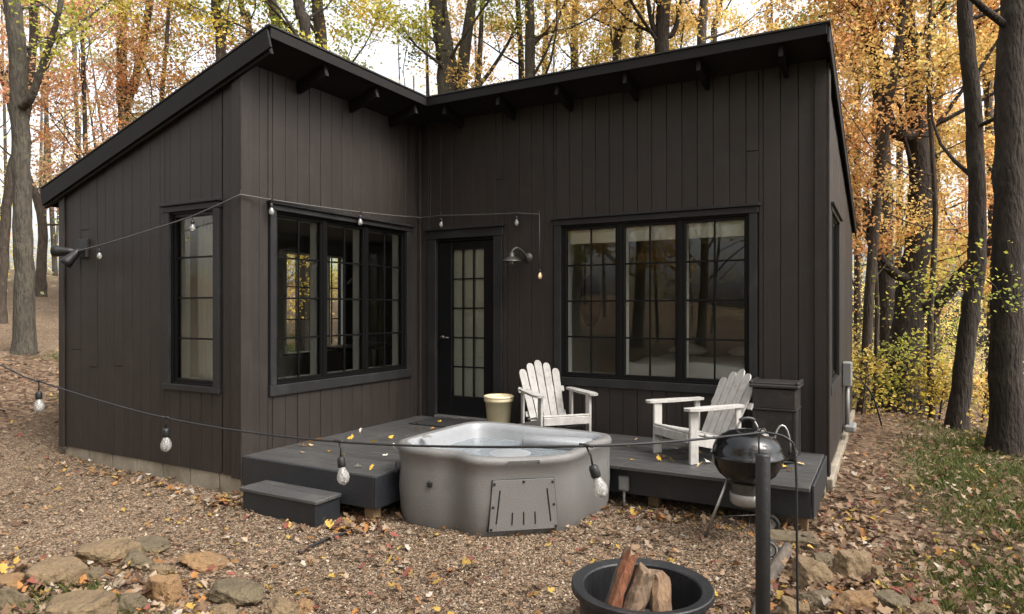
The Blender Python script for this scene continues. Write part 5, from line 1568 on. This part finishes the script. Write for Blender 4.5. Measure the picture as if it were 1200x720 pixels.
FALL = [(0.21, 0.14, 0.085), (0.16, 0.098, 0.058), (0.28, 0.21, 0.145), (0.10, 0.055, 0.034), (0.34, 0.22, 0.05), (0.27, 0.125, 0.04), (0.17, 0.055, 0.04), (0.33, 0.28, 0.225)]
def ground_leaves(n, d0, d1, dens, size, pal, p, lift=0.012):
    x, y = scatter(n, d0, d1, r)
    k = (r.random(n) < dens(x, y)) & outside(x, y)
    x, y = x[k], y[k]; n = len(x)
    z = ground_h(x, y) + lift + r.uniform(0, 0.015, n) + 0.035 * zones(x, y)[1] * r.random(n)
    return flat_leaves(np.stack([x, y, z], 1), size, pal, p)
def flat_leaves(P, size, pal, p):
    n = len(P)
    s = size * r.uniform(0.6, 1.3, n)
    a = r.uniform(0, 6.28, n)
    t1, t2 = r.normal(size=n) * 0.35, r.normal(size=n) * 0.35
    # lobed outline of ten points, folded along the midrib
    out = np.array([(-0.5, 0, 0), (-0.30, 0.20, 0.05), (-0.12, 0.44, 0.12), (0.02, 0.20, 0.04), (0.28, 0.28, 0.06), (0.56, 0, -0.04), (0.26, -0.26, 0.07), (0.03, -0.19, 0.04), (-0.14, -0.42, 0.13), (-0.32, -0.20, 0.05)])
    o = out[None] * r.uniform(0.78, 1.22, (n, 10, 1))
    lx, ly = o[:, :, 0], o[:, :, 1]
    cu = r.uniform(-0.5, 0.9, n)[:, None]
    lz = o[:, :, 2] * r.uniform(0.2, 2.2, n)[:, None] + lx * t1[:, None] + ly * t2[:, None] + cu * lx ** 2
    lz = lz - lz.min(1, keepdims=True) * 0.8
    c_, s_ = np.cos(a)[:, None], np.sin(a)[:, None]
    V = np.stack([P[:, 0:1] + s[:, None] * (lx * c_ - ly * s_), P[:, 1:2] + s[:, None] * (lx * s_ + ly * c_), P[:, 2:3] + s[:, None] * lz], 2)
    q = np.array([[0, 5, 4, 3, 2, 1], [0, 9, 8, 7, 6, 5]])
    Fq = (np.arange(n)[:, None, None] * 10 + q[None]).reshape(-1, 6)
    c = np.array(pal)[r.choice(len(pal), n, p=p)] * r.uniform(0.7, 1.2, n)[:, None]
    return V.reshape(-1, 3), Fq, np.repeat(c, 10, axis=0)
def cat_(parts):
    o = 0; A, B, C = [], [], []
    for V, Fq, c in parts:
        A.append(V); B.append(Fq + o); C.append(c); o += len(V)
    return np.concatenate(A), np.concatenate(B), np.concatenate(C)
def d_slope(x, y):
    g1, g2 = zones(x, y)
    return (1 - g1) * (0.9 - 0.2 * g2)
def d_yard(x, y):
    g1, g2 = zones(x, y)
    n1 = 0.5 + 0.5 * vnoise(x + 5, y + 1, 1.6)
    return g1 * (0.16 + 0.42 * n1 ** 2)
pw1 = [.29, .27, .10, .17, .04, .05, .05, .03]
pw2 = [.26, .22, .10, .12, .12, .09, .05, .04]
def drift(cx, cy, sx, sy, n, size, p):
    x = r.normal(cx, sx, n); y = r.normal(cy, sy, n)
    k = outside(x, y)
    x, y = x[k], y[k]
    return flat_leaves(np.stack([x, y, ground_h(x, y) + r.uniform(0.01, 0.035, len(x))], 1), size, FALL, p)
pd = [.16, .12, .12, .12, .18, .18, .08, .04]
dr = [drift(-3.5, 3.85, 0.12, 0.10, 110, 0.055, pd), drift(-4.85, 3.72, 0.14, 0.12, 120, 0.05, pd), drift(-1.6, 5.15, 0.35, 0.08, 120, 0.05, pd), drift(-0.25, 5.4, 0.15, 0.7, 260, 0.055, pw1),
      drift(-3.3, 2.15, 0.6, 0.3, 160, 0.055, pd), drift(-4.2, 1.9, 0.5, 0.25, 120, 0.055, pd), drift(0.0, 3.9, 0.3, 0.4, 180, 0.06, pw1), drift(-6.3, 3.75, 0.8, 0.10, 140, 0.05, pd), drift(-2.6, 3.4, 0.5, 0.3, 60, 0.05, pd)]
V, Fq, cc = cat_(dr + [ground_leaves(36000, 2.6, 24, d_slope, 0.052, FALL, pw1), ground_leaves(22000, 2.6, 14, d_yard, 0.045, FALL, pw2)])
tag(big_mesh('fallen_leaves', V, Fq, 'dry_leaf', cc), 'fallen tan, orange and yellow leaves strewn over slope and gravel', None, None, 'stuff')

# leaves lying on the deck and step
n = 70
X_ = np.concatenate([r.uniform(-4.85, -3.5, 38), r.uniform(-2.2, -0.6, 32)])
Y_ = np.concatenate([r.uniform(4.05, 6.3, 38), r.uniform(5.4, 6.4, 32)])
P = np.stack([X_, Y_, np.full(n, DECK + 0.006)], 1)
YEL = [(0.55, 0.34, 0.05), (0.50, 0.24, 0.05), (0.42, 0.30, 0.16), (0.62, 0.56, 0.46)]
V, Fq, cc = flat_leaves(P, 0.055, YEL, [.45, .2, .2, .15])
tag(big_mesh('deck_leaves', V, Fq, 'dry_leaf', cc), 'scattered yellow leaves lying on the deck boards', None, None, 'stuff')

def grass(n):
    x, y = scatter(n, 2.6, 20, r)
    g1, g2 = zones(x, y)
    k = (r.random(n) < g2 ** 1.2) & outside(x, y)
    x, y = x[k], y[k]; n = len(x)
    z = ground_h(x, y) - 0.005
    h = r.uniform(0.025, 0.08, n)
    a = r.uniform(0, 6.28, n)
    ln = r.uniform(0.2, 0.9, n) * h
    w_ = r.uniform(0.002, 0.0045, n) * (0.7 + np.hypot(x, y) * 0.08)
    ca, sa = np.cos(a), np.sin(a)
    V = np.zeros((n, 4, 3))
    V[:, 0] = np.stack([x - sa * w_, y + ca * w_, z], 1)
    V[:, 1] = np.stack([x + sa * w_, y - ca * w_, z], 1)
    V[:, 2] = np.stack([x + ca * ln * .4 + sa * w_ * .6, y + sa * ln * .4 - ca * w_ * .6, z + h * .7], 1)
    V[:, 3] = np.stack([x + ca * ln, y + sa * ln, z + h], 1)
    pc = np.array([(0.065, 0.085, 0.02), (0.10, 0.115, 0.028), (0.14, 0.13, 0.042), (0.045, 0.065, 0.016), (0.19, 0.155, 0.075)])
    c = pc[r.choice(5, n, p=[.3, .27, .18, .13, .12])] * r.uniform(0.8, 1.2, n)[:, None]
    return V.reshape(-1, 3), np.arange(4 * n).reshape(n, 4), np.repeat(c, 4, axis=0)
V, Fq, cc = grass(260000)
tag(big_mesh('grass', V, Fq, 'grass', cc), 'short thin grass on the leafy slope and between the stones', None, None, 'stuff')
